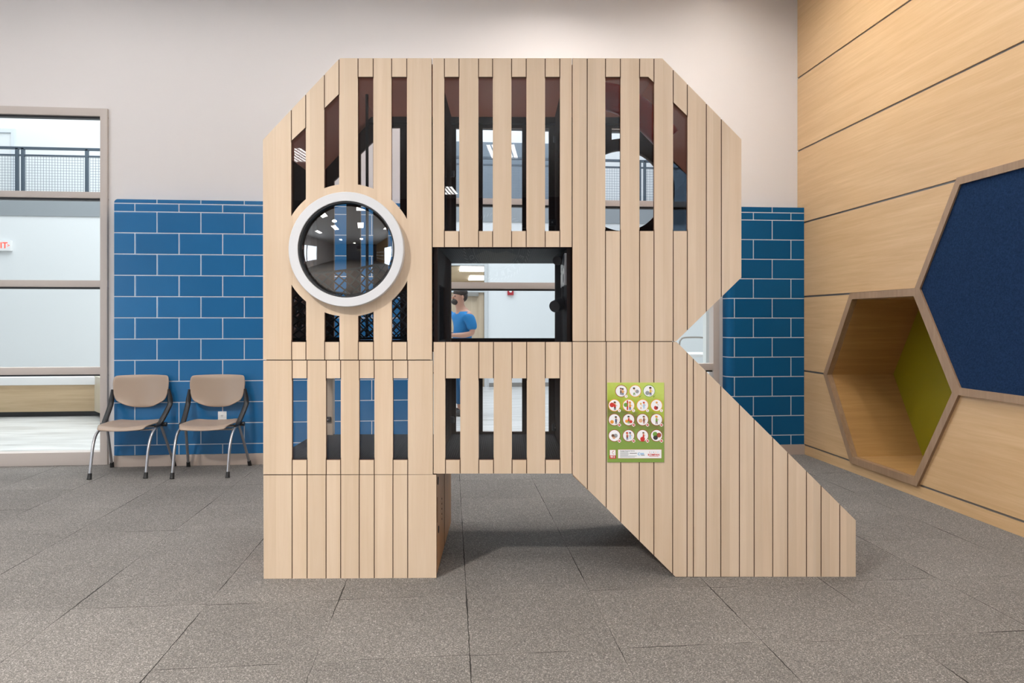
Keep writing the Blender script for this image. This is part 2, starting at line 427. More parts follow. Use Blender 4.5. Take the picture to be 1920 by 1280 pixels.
# left wall, rear wall with windows that let the daylight in
mb = MB()
mb.box(XL-0.2, XL, YB, YW+0.16, 0, 1.0); mb.box(XL-0.2, XL, YB, YW+0.16, 3.4, CEIL)
for a, b in ((YB, -3.6), (-1.2, -1.05), (1.6, YW+0.16)): mb.box(XL-0.2, XL, a, b, 1.0, 3.4)
struct(mb.build('wall_left', M_paint))
mb = MB()
mb.box(XL, XR, YB-0.2, YB, 0, 0.9); mb.box(XL, XR, YB-0.2, YB, 2.55, CEIL)
for a, b in ((XL, XR),): mb.box(a, b, YB-0.2, YB, 0.9, 2.55)
struct(mb.build('wall_rear', mat('slate_paint', (0.16, 0.175, 0.20), 0.8, spec=0.2)))

# oak wall on the right: rows of panels with reveals, left open where the nook goes in
S6 = 0.895; hy, hz = 5.525, 0.870; h6 = S6*sqrt(3)/2
zj = [0.0, 0.100, hz, hz+h6, hz+2*h6, hz+3*h6, hz+4*h6, CEIL]
mb = MB(); G = 0.009
def row(y0, y1, z0, z1, pts=None):
    mb.prism(pts or [(y0, z0), (y1, z0), (y1, z1), (y0, z1)], 'x', XR, XR+0.03)
for i in range(len(zj)-1):
    z0, z1 = zj[i]+(G if i else 0), zj[i+1]-G
    if i in (1, 2):
        def ye(z, s): return hy + s*(S6 - abs(z-hz)/h6*S6/2)
        row(0, 0, 0, 0, [(ye(z0, 1), z0), (YW+0.02, z0), (YW+0.02, z1), (ye(z1, 1), z1)])
        row(YB, -6.2, z0, z1)
        row(0, 0, 0, 0, [(-1.6, z0), (ye(z0, -1), z0), (ye(z1, -1), z1), (-1.6, z1)])
    elif i in (3, 4): row(YB, -6.2, z0, z1); row(-1.6, YW+0.02, z0, z1)
    else: row(YB, YW+0.02, z0, z1)
wr = struct(mb.build('wall_right', M_wallwood))
mb = MB()
for z in zj[1:-1]:
    if abs(z-hz) < 0.01:
        mb.box(XR+0.012, XR+0.03, -1.6, hy-S6, z-G, z+G); mb.box(XR+0.012, XR+0.03, hy+S6, YW+0.02, z-G, z+G)
    else: mb.box(XR+0.012, XR+0.03, -1.6 if 1 < z < 3 else YB, YW+0.02, z-G, z+G)
struct(mb.build('trim_1', M_reveal))
# blocks: wainscot left, pier right
xt0 = W(214, YT)[0]; xp0 = W(1365, YT)[0]
mb = MB()
R = 0.035
pts = [(xt0, 0.108), (xg0+0.02, 0.108), (xg0+0.02, 2.556)] + [(xt0+R-R*sin(a), 2.556-R+R*cos(a)) for a in [k*pi/2/6 for k in range(7)]]
mb.prism(pts, 'y', YT, YW)
struct(mb.build('trim_2', M_tileL))
RB = 0.075
pts = [(XR-0.001, YT), (XR-0.001, YW)] + [(xp0, YW)] + [(xp0+RB-RB*cos(a), YT+RB-RB*sin(a)) for a in [k*pi/2/8 for k in range(9)]]
mb = MB(); mb.prism(pts, 'z', 0.105, 2.574)
o = struct(mb.build('trim_3', M_tileR))
for p in o.data.polygons: p.use_smooth = abs(p.normal.z) < 0.5 and len(p.vertices) == 4 and p.area < 0.3
mb = MB(); mb.box(xt0, xg0+0.02, YT-0.012, YW, 0, 0.106, bev=0.003)
struct(mb.build('baseboard_left', M_base))
mb = MB(); pb = [(x-0.012 if x < xp0+0.3 else x, y-0.012 if y < YW else y) for x, y in pts]
mb.prism(pb, 'z', 0, 0.104); struct(mb.build('baseboard_right', M_base))

# storefront glazing
def storefront(name, x0, x1, verts_x, label_side):
    y0, y1 = YW-0.03, YW+0.09
    r = empty(name, ((x0+x1)/2, YW, 0)); r['kind'] = 'structure'
    off = Vector((-(x0+x1)/2, -YW, 0))
    mb = MB()
    zs = [(0.0, 0.125), (0.875, 0.945), (1.72, 1.785), (2.58, 2.64), (ZT-0.075, ZT)]
    for a, b in zs: mb.box(x0, x1, y0, y1, a, b, bev=0.003)
    for x in verts_x: mb.box(x-0.0325, x+0.0325, y0-0.001, y1+0.001, 0, ZT, bev=0.003)
    fr = mb.build('window_frame', M_frame, r); fr.data.transform(Matrix.Translation(off))
    mb = MB()
    for a, b in zs[1:]: mb.box(x0, x1, y0+0.03, y1-0.03, a-0.018, a-0.0005)
    gk = mb.build('gasket', M_dark, r); gk.data.transform(Matrix.Translation(off))
    mb = MB(); mb.box(x0, x1, YW+0.025, YW+0.031, 0.1, ZT-0.05)
    gp = mb.build('glass_pane', G_clear, r); gp.data.transform(Matrix.Translation(off))
    return r
storefront('window_1', XL, xo1, [xo1-0.0345, -5.35, -7.1, XL+0.04], 'left')
storefront('window_2', xg0, xg1, [xg0+0.034, xg1-0.034], 'mid')

# ------------------------------------------------------------------ ceiling lights (all above the frame; the panes mirror some of them)
def troffer(x, y, label, first=[None]):
    if first[0] is None:
        r = empty('ceiling_light', (x, y, CEIL))
        mb = MB()
        for a in ((-.32, .32, -.62, -.58), (-.32, .32, .58, .62), (-.32, -.28, -.58, .58), (.28, .32, -.58, .58)):
            mb.box(a[0], a[1], a[2], a[3], -0.05, -0.001)
        mb.build('frame', M_white, r)
        MB().box(-.28, .28, -.58, .58, -0.03, -0.02).build('diffuser', E_trof, r)
        mb = MB()
        for k in range(5): mb.box(-.28+.56*(k+1)/6-.012, -.28+.56*(k+1)/6+.012, -.58, .58, -0.05, -0.031)
        mb.build('louver', M_white, r)
        first[0] = r
    else:
        s = first[0]; r = s.copy(); C.objects.link(r); r.location = (x, y, CEIL)
        for ch in list(s.children):
            c = ch.copy(); C.objects.link(c); c.parent = r
    tag(r, label, 'light', 'louvered ceiling lights')
troffer(-2.5, -10.6, 'louvered white ceiling light nearest the rear wall')
troffer(-4.9, -6.5, 'louvered ceiling light left of the one that shows in the middle pane')
troffer(-0.6, -6.5, 'louvered ceiling light mirrored in the top middle pane of the play frame')
for y, ry in ((-1.2, 'just behind the camera'), (1.6, 'in front of the play frame'), (4.7, 'added over the blue wall to light it')):  # the row over the blue wall is added to brighten the back wall
    for x, cx in ((-6.4, 'nearest the windows'), (-3.6, 'second from the windows'), (-0.7, 'third from the windows'), (2.1, 'nearest the oak wall')):
        troffer(x, y, 'louvered ceiling light %s, %s' % (ry, cx))
# long slim light, unseen, added to brighten the painted back wall
r = empty('wall_fill_light', (-0.5, 5.75, CEIL), 0, 'unseen long slim light added to brighten the painted back wall', 'light')
mb = MB(); mb.box(-3.8, 3.8, -0.08, -0.06, -0.06, -0.001); mb.box(-3.8, 3.8, 0.06, 0.08, -0.06, -0.001); mb.box(-3.8, 3.8, -0.0599, 0.0599, -0.02, -0.001); mb.build('housing', M_white, r)
MB().box(-3.78, 3.78, -0.055, 0.055, -0.032, -0.021).build('diffuser', E_fill, r)
r = empty('wall_fill_light', (2.75, 3.0, CEIL), 0, 'unseen slim light added along the oak wall to brighten it', 'light')  # a further unseen light, added for the upper oak wall
mb = MB(); mb.box(-0.08, -0.06, -3.4, 3.4, -0.06, -0.001); mb.box(0.06, 0.08, -3.4, 3.4, -0.06, -0.001); mb.box(-0.0599, 0.0599, -3.4, 3.4, -0.02, -0.001); mb.build('housing', M_white, r)
MB().box(-0.055, 0.055, -3.38, 3.38, -0.032, -0.021).build('diffuser', E_fill2, r)
def downlight(x, y, power, label, spread=110, rad=0.14):
    r = empty('downlight', (x, y, CEIL), 0, label, 'light', 'round downlights')
    mb = MB(); mb.lathe([(rad+0.03, 0), (rad+0.03, -0.03), (rad, -0.03), (rad, 0)], (0, 0, -0.001), 'z', 32); mb.build('trim_ring', M_white, r)
    MB().lathe([(0.0001, -0.004), (rad-0.01, -0.004)], (0, 0, 0), 'z', 32).build('lens', E_spot, r)
    a = area('lamp_light', (0, 0, -0.04), rad*2, rad*2, power, (1.0, 0.95, 0.88), (0, 0, 0), radians(spread), 'DISK'); a.parent = r
downlight(-3.1, 0.1, 330, 'round downlight in the ceiling to the left in front of the play frame', 140, 0.2)
downlight(1.0, 5.9, 20, 'round downlight close to the painted wall above the play frame', 150)
downlight(-7.0, 0.6, 50, 'round downlight in the ceiling near the windows of the left wall', 150, 0.16)
downlight(-5.2, 6.0, 4, 'round downlight close to the painted wall by the left glazing', 120)

# ------------------------------------------------------------------ atrium behind the glass
YA = 14.3
struct(MB().box(-16, 8, YW+0.16, YA+3.5, -0.12, 0).build('floor.001', M_ffloor))
dx0, dx1 = W(818, YA)[0], W(908, YA)[0]; ztr0, ztr1 = 2.03, 2.54
mb = MB()
mb.box(-16, dx0, YA, YA+0.15, 0, 3.46); mb.box(dx1, 8, YA, YA+0.15, 0, 3.46); mb.box(dx0, dx1, YA, YA+0.15, ztr1, 3.46)
struct(mb.build('wall_far', M_awall))
struct(MB().box(-16, 8, YA+3.0, YA+3.15, 3.76, 8.0).build('wall_far.001', M_awall))
mb = MB(); mb.box(-16, 8, YA-0.02, YA+3.15, 3.46, 3.76)
struct(mb.build('trim_4', M_fascia))
mb = MB(); mb.box(-16, dx0-0.1, YA-0.012, YA, 0, 0.085); mb.box(dx1+0.1, 8, YA-0.012, YA, 0, 0.085)
struct(mb.build('baseboard_far', M_closer))
struct(MB().box(-16.2, -16, YW, YA+3.2, 0, 8).build('wall_atrium_left', M_awall))
struct(MB().box(8, 8.2, YW, YA+3.2, 0, 8).build('wall_atrium_right', M_awall))
struct(MB().box(-16.2, 8.2, YW+0.16, YA+3.2, 8, 8.1).build('ceiling.001', M_ceil))
mb = MB(); mb.box(-16, 8, YW+0.16, YW+0.3, CEIL, 8); mb.box(-16, XL-0.2, YW+0.16, YW+0.3, 0, CEIL); mb.box(XR+0.75, 8, YW+0.16, YW+0.3, 0, CEIL)
struct(mb.build('wall_atrium_front', M_awall))
# tan door with a glazed light over it, office made up behind it for the mirrored lights
r = empty('door_1', ((dx0+dx1)/2, YA, 0)); r['kind'] = 'structure'
hw = (dx1-dx0)/2
mb = MB(); mb.box(-hw, hw, 0.02, 0.065, 0.005, ztr0-0.05, bev=0.002); dr = mb.build('door_leaf', M_tan, r)
mb = MB()
mb.box(-hw-0.07, -hw, -0.03, 0.16, 0, ztr1+0.06); mb.box(hw, hw+0.07, -0.03, 0.16, 0, ztr1+0.06)
mb.box(-hw, hw, -0.03, 0.16, ztr1, ztr1+0.06); mb.box(-hw, hw, -0.02, 0.15, ztr0-0.05, ztr0)
mb.build('door_frame', mat('door_frame_grey', (0.55, 0.57, 0.58), 0.5), r)
xc0 = W(871, YA)[0]-(dx0+dx1)/2; xc1 = W(897, YA)[0]-(dx0+dx1)/2
mb = MB(); mb.box(xc0, xc1, -0.07, 0.019, 1.90, 1.985, bev=0.006); mb.build('door_closer', M_closer, r)
MB().box(-hw, hw, 0.06, 0.066, ztr0, ztr1).build('glass_pane', G_clear, r)
mb = MB()
mb.box(dx0-2, dx0-1.9, YA+0.3, 24, 0, 2.75); mb.box(dx1+1.9, dx1+2, YA+0.3, 24, 0, 2.75); mb.box(dx0-2, dx1+2, 24, 24.1, 0, 2.75)
struct(mb.build('wall_office', mat('office_tan', (0.55, 0.46, 0.34), 0.8)))
struct(MB().box(dx0-2, dx1+2, YA+0.15, 24.1, 2.75, 2.8).build('ceiling.002', mat('office_ceiling', (0.62, 0.54, 0.42), 0.8)))
struct(MB().box(dx0-2, dx1+2, YA+3.5, 24.1, -0.1, 0).build('floor.002', M_ffloor))
for (D0, D1, where) in ((17.0, 18.6, 'nearer of two'), (20.6, 22.6, 'farther of two')):  # glowing panels made up in place of ceiling lights mirrored in the glass
    p = c2w((895-960)/1280*17.8, (D0+D1)/2)
    o = MB().box(p.x-0.45, p.x+0.75, D0, D1, 2.72, 2.749).build('ceiling_light', E_off)
    tag(o, 'lit panel standing in for a mirrored ceiling light over the tan door, %s' % where, 'light', 'panels for mirrored ceiling lights')
area('office_glow', (dx0+0.5, 19.5, 2.6), 1.5, 6, 120, (1, 0.97, 0.92))
# bench along the atrium
xb = W(176, 10.45)[0]
r = empty('wall_bench', (-8.6, 10.75, 0), 0, 'long low built-in wooden bench with white top behind the left glazing', 'bench')
def sh(o, r=None):
    o.data.transform(Matrix.Translation(-Vector(o.parent.location))); return o
sh(MB().box(-12, xb+0.05, 10.45, 11.05, 0.075, 0.46, bev=0.004).build('front_panel', M_benchwood, r))
sh(MB().box(-12, xb+0.05, 10.43, 11.05, 0.461, 0.575, bev=0.01).build('seat_top', M_white, r))
sh(MB().box(-12, xb+0.05, 10.50, 11.0, 0.0, 0.074).build('toe_kick', M_black, r))
q = [c2w((px-960)/1280*D, D) for px, D in ((176, 9.97), (224, 8.95), (262, 9.3), (232, 10.5))]
mb = MB(); mb.prism([(v.x, v.y) for v in q], 'z', 0.077, 0.585)
sh(mb.build('end_panel', M_palewood, r))
# exit sign
xe, ze = WZ(5, 461, YA)
r = empty('exit_sign', (xe, YA-0.04, ze), 0, 'white exit sign with red letters high on the atrium wall', 'sign')
MB().box(-0.19, 0.19, -0.03, 0.04, -0.10, 0.10, bev=0.006).build('housing', M_white, r)
RX = Matrix.Rotation(pi/2, 4, 'X')
text_obj('letters', 'EXIT', 0.165, E_exit, r, Matrix.Translation((-0.035, -0.032, 0)) @ RX, bold=0.002)
text_obj('arrow', '>', 0.10, E_exit, r, Matrix.Translation((0.150, -0.032, 0)) @ RX)
# fire alarm strobe
xa, za = WZ(957, 548, YA)
r = empty('fire_alarm', (xa, YA, za), 0, 'small red fire alarm strobe on the white atrium wall', 'fire alarm')
MB().box(-0.065, 0.065, -0.045, -0.001, -0.06, 0.06, bev=0.01).build('housing', M_alarm, r)
MB().sphere((0, -0.045, 0.018), 0.030, (1, 0.6, 0.8)).build('strobe_lens', M_white, r)
# balcony guard rail
r = empty('guard_rail', (-8.5, YA, 3.76), 0, 'blue-grey guard rail with wire mesh along the upper balcony', 'railing')
bays = [-8.50 + 1.26*k for k in range(-3, 13)]
zb = 3.76
mb = MB(); mb.box(bays[0], bays[-1], YA+0.03, YA+0.08, 4.81-zb+zb-0.025, 4.835); mb.box(bays[0], bays[-1], YA+0.035, YA+0.075, 4.655, 4.685); mb.box(bays[0], bays[-1], YA+0.035, YA+0.075, 3.87, 3.90)
sh(mb.build('rail', M_rail, r))
for k, x in enumerate(bays):
    for dx in ((-0.055, 0.055) if (k-3) % 5 == 0 else (0,)):
        sh(MB().box(x+dx-0.028, x+dx+0.028, YA+0.03, YA+0.085, 3.761, 4.81, bev=0.003).build('post', M_rail, r))
M_wire = mat('mesh_wire', (0.22, 0.25, 0.29), 0.5, 0.3)
for k in range(len(bays)-1):
    a, b = bays[k]+0.06, bays[k+1]-0.06
    if not (a < -6.8 or a > -3.2): continue
    mb = MB(); x = a
    while x < b: mb.box(x-0.0028, x+0.0028, YA+0.052, YA+0.057, 3.90, 4.655); x += 0.054
    z = 3.94
    while z < 4.65: mb.box(a, b, YA+0.053, YA+0.058, z-0.0028, z+0.0028); z += 0.054
    o = sh(mb.build('mesh_panel', M_wire, r))
# upper floor door at the far left, flat blue-grey sheet painted in place of a dark reflection
y2 = YA+3.0
xd = W(30, y2)[0]
r = empty('door_2', (xd-0.5, y2, 3.76)); r['kind'] = 'structure'
MB().box(-0.42, 0.42, -0.03, 0, 0, 2.1).build('door_leaf', M_awall, r)
mb = MB(); mb.box(0.42, 0.50, -0.06, 0, 0, 2.2); mb.box(-0.5, -0.42, -0.06, 0, 0, 2.2); mb.box(-0.42, 0.42, -0.06, 0, 2.1, 2.2); mb.build('door_frame', mat('door_frame_white', (0.66, 0.70, 0.74), 0.5), r)
xs0, xs1 = W(850, y2)[0], W(1040, y2)[0]
mb = MB(); mb.box(xs0, xs1, y2-0.05, y2, 3.9, 5.90); struct(mb.build('trim_5', mat('dark_reflection_blue_grey', (0.17, 0.21, 0.25), 0.7)))
# white table with bent metal rail behind the right part of the glazing
q0 = c2w((1300-960)/1280*9.6, 9.6)
r = empty('side_table', (q0.x, q0.y, 0), -TH, 'white-topped table with a bent metal rail seen in the gap beside the blue pier', 'table')
zt = HC-(664-600)/1280*9.6
MB().box(-0.42, 0.6, -0.02, 0.7, zt-0.04, zt, bev=0.005).build('table_top', M_white, r)
for x in (-0.38, 0.55):
    for y in (0.03, 0.65): MB().box(x-0.02, x+0.02, y-0.02, y+0.02, 0, zt-0.041).build('leg', M_rimgrey, r)
zr = HC-(633-600)/1280*9.6
for dx, w_ in ((-0.17, 0.34), (-0.36, 0.15)):
    p = [(dx, 0.1, zt-0.002), (dx, 0.1, zr-0.09), (dx+0.02, 0.1, zr-0.03), (dx+0.08, 0.1, zr), (dx+w_-0.02, 0.1, zr), (dx+w_+0.05, 0.1, zr-0.03), (dx+w_+0.07, 0.1, zr-0.09), (dx+w_+0.07, 0.1, zt-0.002)]
    if w_ < 0.2: p = [(dx-0.12, 0.1, zt-0.002), (dx-0.12, 0.1, zr-0.10), (dx-0.09, 0.1, zr-0.04), (dx, 0.1, zr-0.03), (dx+0.09, 0.1, zr-0.04), (dx+0.13, 0.1, zr-0.10), (dx+0.13, 0.1, zt-0.002)]
    MB().tube(smooth_path(p, 5), 0.012, 8).build('metal_rail', M_rimgrey, r)
# white inner door frame just behind the glass there
xi0, xi1 = W(1321, 7.5)[0], W(1339, 7.5)[0]
mb = MB(); mb.box(xi0, xi1, 7.45, 7.55, 0.905, 3.0, bev=0.004); mb.box(xi0-0.5, xi1, 7.46, 7.54, 0.86, 0.90, bev=0.004)
struct(mb.build('trim_6', mat('inner_frame_white', (0.62, 0.64, 0.63), 0.5)))

# ------------------------------------------------------------------ nook and felt panel in the oak wall
def hexv(cy, cz, s): return [(cy+s*cos(k*pi/3), cz+s*sin(k*pi/3)) for k in range(6)]
def hex_ring(mb, cy, cz, so, si, x0, x1):
    O, I = hexv(cy, cz, so), hexv(cy, cz, si)
    for k in range(6):
        j = (k+1) % 6
        a, b, c, d = O[k], O[j], I[j], I[k]
        mb.prism([a, b, c, d], 'x', x0, x1)
r = empty('wall_nook', (XR, hy, hz-h6), 0, 'hexagonal wooden seating nook with olive green back sunk in the oak wall', 'nook')
IN = Matrix.Translation((-XR, -hy, -(hz-h6)))
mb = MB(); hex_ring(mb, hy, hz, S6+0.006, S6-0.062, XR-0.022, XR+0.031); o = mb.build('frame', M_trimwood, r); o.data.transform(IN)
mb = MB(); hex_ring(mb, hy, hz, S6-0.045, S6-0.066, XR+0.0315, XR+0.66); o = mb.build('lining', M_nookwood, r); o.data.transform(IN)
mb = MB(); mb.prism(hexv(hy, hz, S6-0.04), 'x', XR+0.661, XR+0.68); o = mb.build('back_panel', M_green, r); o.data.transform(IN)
fy, fz = hy-1.5*S6, hz+h6
r = empty('felt_panel', (XR, fy, fz-h6), 0, 'navy felt hexagon panel in a wooden frame on the oak wall', 'wall panel')
IN = Matrix.Translation((-XR, -fy, -(fz-h6)))
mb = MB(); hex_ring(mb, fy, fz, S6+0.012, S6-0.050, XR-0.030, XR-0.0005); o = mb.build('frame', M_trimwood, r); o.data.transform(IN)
mb = MB(); mb.prism(hexv(fy, fz, S6-0.048), 'x', XR-0.016, XR-0.0005); o = mb.build('felt', M_felt, r); o.data.transform(IN)

# ------------------------------------------------------------------ chairs
def make_chair():
    r = empty('stacking_chair')
    # seat shell
    def shell(nu, nv, fn, th, name, m):
        bm = bmesh.new(); g = [[bm.verts.new(fn(u/nu*2-1, v/nv)) for v in range(nv+1)] for u in range(nu+1)]
        for u in range(nu):
            for v in range(nv): bm.faces.new((g[u][v], g[u+1][v], g[u+1][v+1], g[u][v+1]))
        bmesh.ops.recalc_face_normals(bm, faces=bm.faces)
        me = bpy.data.meshes.new(name); bm.to_mesh(me); bm.free(); me.materials.append(m)
        o = bpy.data.objects.new(name, me); C.objects.link(o)
        md = o.modifiers.new('s', 'SOLIDIFY'); md.thickness = th; md.offset = 0
        md = o.modifiers.new('b', 'SUBSURF'); md.levels = md.render_levels = 2
        me2 = eval_mesh(o); kill(o); me2.name = name
        for p in me2.polygons: p.use_smooth = True
        o = bpy.data.objects.new(name, me2); C.objects.link(o); o.parent = r; return o
    def seat(u, v):                 # v 0 front .. 1 rear
        hwid = 0.215 + 0.018*sin(v*pi) - 0.03*max(0, (v-0.8)/0.2)
        su = u*(1-0.06*abs(u)**6*(1 if v < 0.15 else 0))
        y = -0.245 + 0.45*v + (0.018*u*u if v < 0.2 else 0)
        z = 0.445 - 0.014*cos(u*pi/2)*sin(min(1, v*1.15)*pi) + 0.012*u*u
        if v < 0.18: z -= 0.030*((0.18-v)/0.18)**2
        return (su*hwid, y, z)
    shell(8, 10, seat, 0.020, 'seat', M_chair)
    def back(u, v):                 # v 0 bottom .. 1 top
        prof = [0.150, 0.205, 0.228, 0.240, 0.248, 0.252, 0.256, 0.257, 0.252, 0.244]
        hwid = prof[min(9, int(round(v*9)))]
        z = 0.585 + 0.29*v - (0.018*(1-u*u) if v < 0.05 else 0) + (0.006*(1-u*u) if v > 0.9 else 0) + (0.022*u*u*u*u if v < 0.25 else 0)*(1-v*4)
        y = 0.215 - 0.055*u*u + 0.035*v + 0.010*(1-v)
        if v > 0.93: y += 0.008
        return (u*hwid, y, z)
    shell(10, 9, back, 0.016, 'backrest', M_chair)
    for s in (-1, 1):
        # black upright that holds the backrest
        p = smooth_path([(s*0.256, 0.185, 0.745), (s*0.262, 0.190, 0.68), (s*0.268, 0.185, 0.615), (s*0.266, 0.155, 0.575), (s*0.255, 0.060, 0.490), (s*0.246, -0.01, 0.440), (s*0.243, -0.08, 0.430)], 5)
        n = len(p); rr = [0.012+0.012*min(1, i/7) if i < n*0.7 else 0.024-0.012*((i-n*0.7)/(n*0.3)) for i in range(n)]
        MB().tube(p, rr, 10, flat=0.85).build('back_upright', M_black, r)
        MB().tube([(s*0.225, 0.045, 0.432), (s*0.292, 0.045, 0.432)], [0.017, 0.020], 12).build('hinge_knob', M_black, r)
        # legs
        p = smooth_path([(s*0.236, 0.03, 0.420), (s*0.240, -0.07, 0.412), (s*0.240, -0.155, 0.365), (s*0.238, -0.205, 0.275), (s*0.237, -0.235, 0.16), (s*0.237, -0.262, 0.03)], 5)
        lg = MB().tube(p, 0.0125, 12).build('leg', M_silver, r)
        MB().tube([(s*0.237, -0.258, 0.052), (s*0.237, -0.266, 0.012), (s*0.237, -0.270, 0.0)], [0.0165, 0.018, 0.020], 12).build('foot', M_rubber, lg)
        p = [(s*0.240, 0.045, 0.425), (s*0.262, 0.14, 0.23), (s*0.283, 0.232, 0.03)]
        lg = MB().tube(p, 0.0125, 12).build('leg', M_silver, r)
        MB().tube([(s*0.281, 0.225, 0.050), (s*0.284, 0.236, 0.012), (s*0.285, 0.240, 0.0)], [0.0165, 0.018, 0.020], 12).build('foot', M_rubber, lg)
        MB().box(s*0.12-0.025, s*0.12+0.025, -0.17, -0.13, 0.408, 0.422, bev=0.003).build('glide_clip', M_black, r)
    mb = MB(); mb.tube([(-0.236, 0.035, 0.415), (0.236, 0.035, 0.415)], 0.011, 10); mb.tube([(-0.236, -0.10, 0.405), (0.236, -0.10, 0.405)], 0.009, 10)
    mb.build('seat_rail', M_silver, r)
    return r
ch = make_chair()
ch.location = (-2.925, 6.575, 0)
tag(ch, 'taupe plastic waiting chair with silver legs, half in front of the glazing frame', 'chair', 'taupe chairs against the blue wall')
def copy_tree(o, parent=None):
    c = o.copy(); C.objects.link(c)
    if parent: c.parent = parent
    for k in [x for x in o.children]: copy_tree(k, c)
    return c
c2 = copy_tree(ch); c2.location = (-2.210, 6.535, 0)
tag(c2, 'taupe plastic waiting chair in front of the white wall outlet, nearest the play frame', 'chair', 'taupe chairs against the blue wall')
# outlet
xo, zo = WZ(417, 783, YT)
r = empty('wall_outlet', (xo, YT, zo), 0, 'white double wall outlet in the blue tiles behind a chair', 'outlet')
MB().box(-0.040, 0.040, -0.006, 0, -0.062, 0.062, bev=0.002).build('cover_plate', M_white, r)
for z in (-0.021, 0.021):
    mb = MB(); mb.box(-0.017, 0.017, -0.009, -0.0062, z-0.015, z+0.015, bev=0.002); q = mb.build('socket', M_white, r)
    mb = MB(); mb.box(-0.008, -0.005, -0.0098, -0.0091, z-0.002, z+0.008); mb.box(0.005, 0.008, -0.0098, -0.0091, z-0.002, z+0.008); mb.box(-0.002, 0.002, -0.0098, -0.0091, z-0.010, z-0.006)
    mb.build('slots', M_dark, q)

# ------------------------------------------------------------------ the play structure
PHI = radians(0.50)
SD = 3.71
org = c2w(0, SD)
PS = empty('play_structure', (org.x, org.y, 0), -TH+PHI, 'letter-shaped indoor play structure of pale maple boards with slotted windows and a porthole', 'play structure')
def F(px, py, off=0.0):              # pixel -> local (x, z) on the plane parallel to the front, off metres behind it
    a = (px-960)/1280.0; b = (py-600)/1280.0
    s = (SD*a + off*(sin(PHI)+a*cos(PHI)))/(cos(PHI)-a*sin(PHI))
    D = SD + s*sin(PHI) + off*cos(PHI)
    return s, HC - b*D
TP = 0.022
def panel(name, outline, holes, grooves, mats, y0=0.0, th=TP, off=0.0, raw=False, gd=0.0055, gw=0.0024):
    cv = (lambda p: p) if raw else (lambda p: F(p[0], p[1], off))
    o = MB().prism([cv(p) for p in outline], 'y', y0, y0+th).build('tmp', [mats[0]])
    tmp = []
    if holes:
        mb = MB()
        for h in holes: mb.prism([cv(p) for p in h], 'y', y0-0.01, y0+th+0.01)
        c = mb.build('tmpc', mats[0]); tmp.append(c)
        md = o.modifiers.new('h', 'BOOLEAN'); md.operation = 'DIFFERENCE'; md.object = c; md.solver = 'EXACT'
    if grooves:
        mb = MB()
        for (gx, ga, gb) in grooves:
            x, za_ = cv((gx, ga)); _, zb_ = cv((gx, gb))
            mb.box(x-gw, x+gw, y0-0.01, y0+gd, min(za_, zb_), max(za_, zb_))
        c = mb.build('tmpc', mats[0]); tmp.append(c)
        md = o.modifiers.new('g', 'BOOLEAN'); md.operation = 'DIFFERENCE'; md.object = c; md.solver = 'EXACT'
    me = eval_mesh(o); kill(o)
    for c in tmp: kill(c)
    me.name = name; me.materials.clear()
    for m in mats: me.materials.append(m)
    for p in me.polygons:
        n = p.normal; cy = p.center.y
        if n.y < -0.9 and cy < y0+0.0005: p.material_index = 0
        elif n.y > 0.9 and cy > y0+th-0.0005: p.material_index = len(mats)-1
        else: p.material_index = min(1, len(mats)-1)
        p.use_smooth = False
    o = bpy.data.objects.new(name, me); C.objects.link(o); o.parent = PS
    return o
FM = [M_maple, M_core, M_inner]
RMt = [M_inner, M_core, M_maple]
cx, cy, cr = 653, 469, 124.5
def arc_y(x, r, up): return cy - sqrt(r*r-(x-cx)**2) if up else cy + sqrt(r*r-(x-cx)**2)
def slot_up(x0, x1, yt0, yt1):       # top may be slanted, bottom follows the circle
    pts = [(x0, yt0), (x1, yt1)]
    return pts + [(x1+(x0-x1)*k/6, arc_y(x1+(x0-x1)*k/6, cr, True)) for k in range(7)]
def slot_dn(x0, x1, yb):
    return [(x0, arc_y(x0+(x1-x0)*0, cr, False))] + [(x0+(x1-x0)*k/6, arc_y(x0+(x1-x0)*k/6, cr, False)) for k in range(1, 7)] + [(x1, yb), (x0, yb)]
def circ(x, y, r, n=72): return [(x+r*cos(2*pi*k/n), y+r*sin(2*pi*k/n)) for k in range(n)]
def rect(x0, x1, y0, y1): return [(x0, y0), (x1, y0), (x1, y1), (x0, y1)]
# upper left panel with porthole
ups = [(546, 573.5, 264, 238), (608, 636, 203, 175.5), (671, 700, 144, 144), (734, 763, 144, 144)]
holes = [slot_up(*s) for s in ups] + [slot_dn(s[0]+0.5, s[1]+0.5, 641) for s in ups] + [circ(cx, cy, 96)]
gr = []
for s in ups:
    gr += [(s[0]+0.3, 60, s[2]+3), (s[1]-0.3, 60, s[3]+3), (s[0]+0.8, 638, 700), (s[1]+0.2, 638, 700)]
panel('upper_left_panel', [(493.3, 674), (493, 262), (637, 109), (809, 109), (810, 674)], holes, gr, FM)
# top middle panel
g2 = [(833, 861), (897, 924), (959, 987), (1022, 1050)]
gr = [(x+d, a, b) for s in g2 for x, d in ((s[0], .3), (s[1], -.3)) for a, b in ((60, 147), (430, 500))]
panel('top_middle_panel', rect(811.3, 1072, 109, 463), [rect(a, b, 144, 433) for a, b in g2], gr, FM)
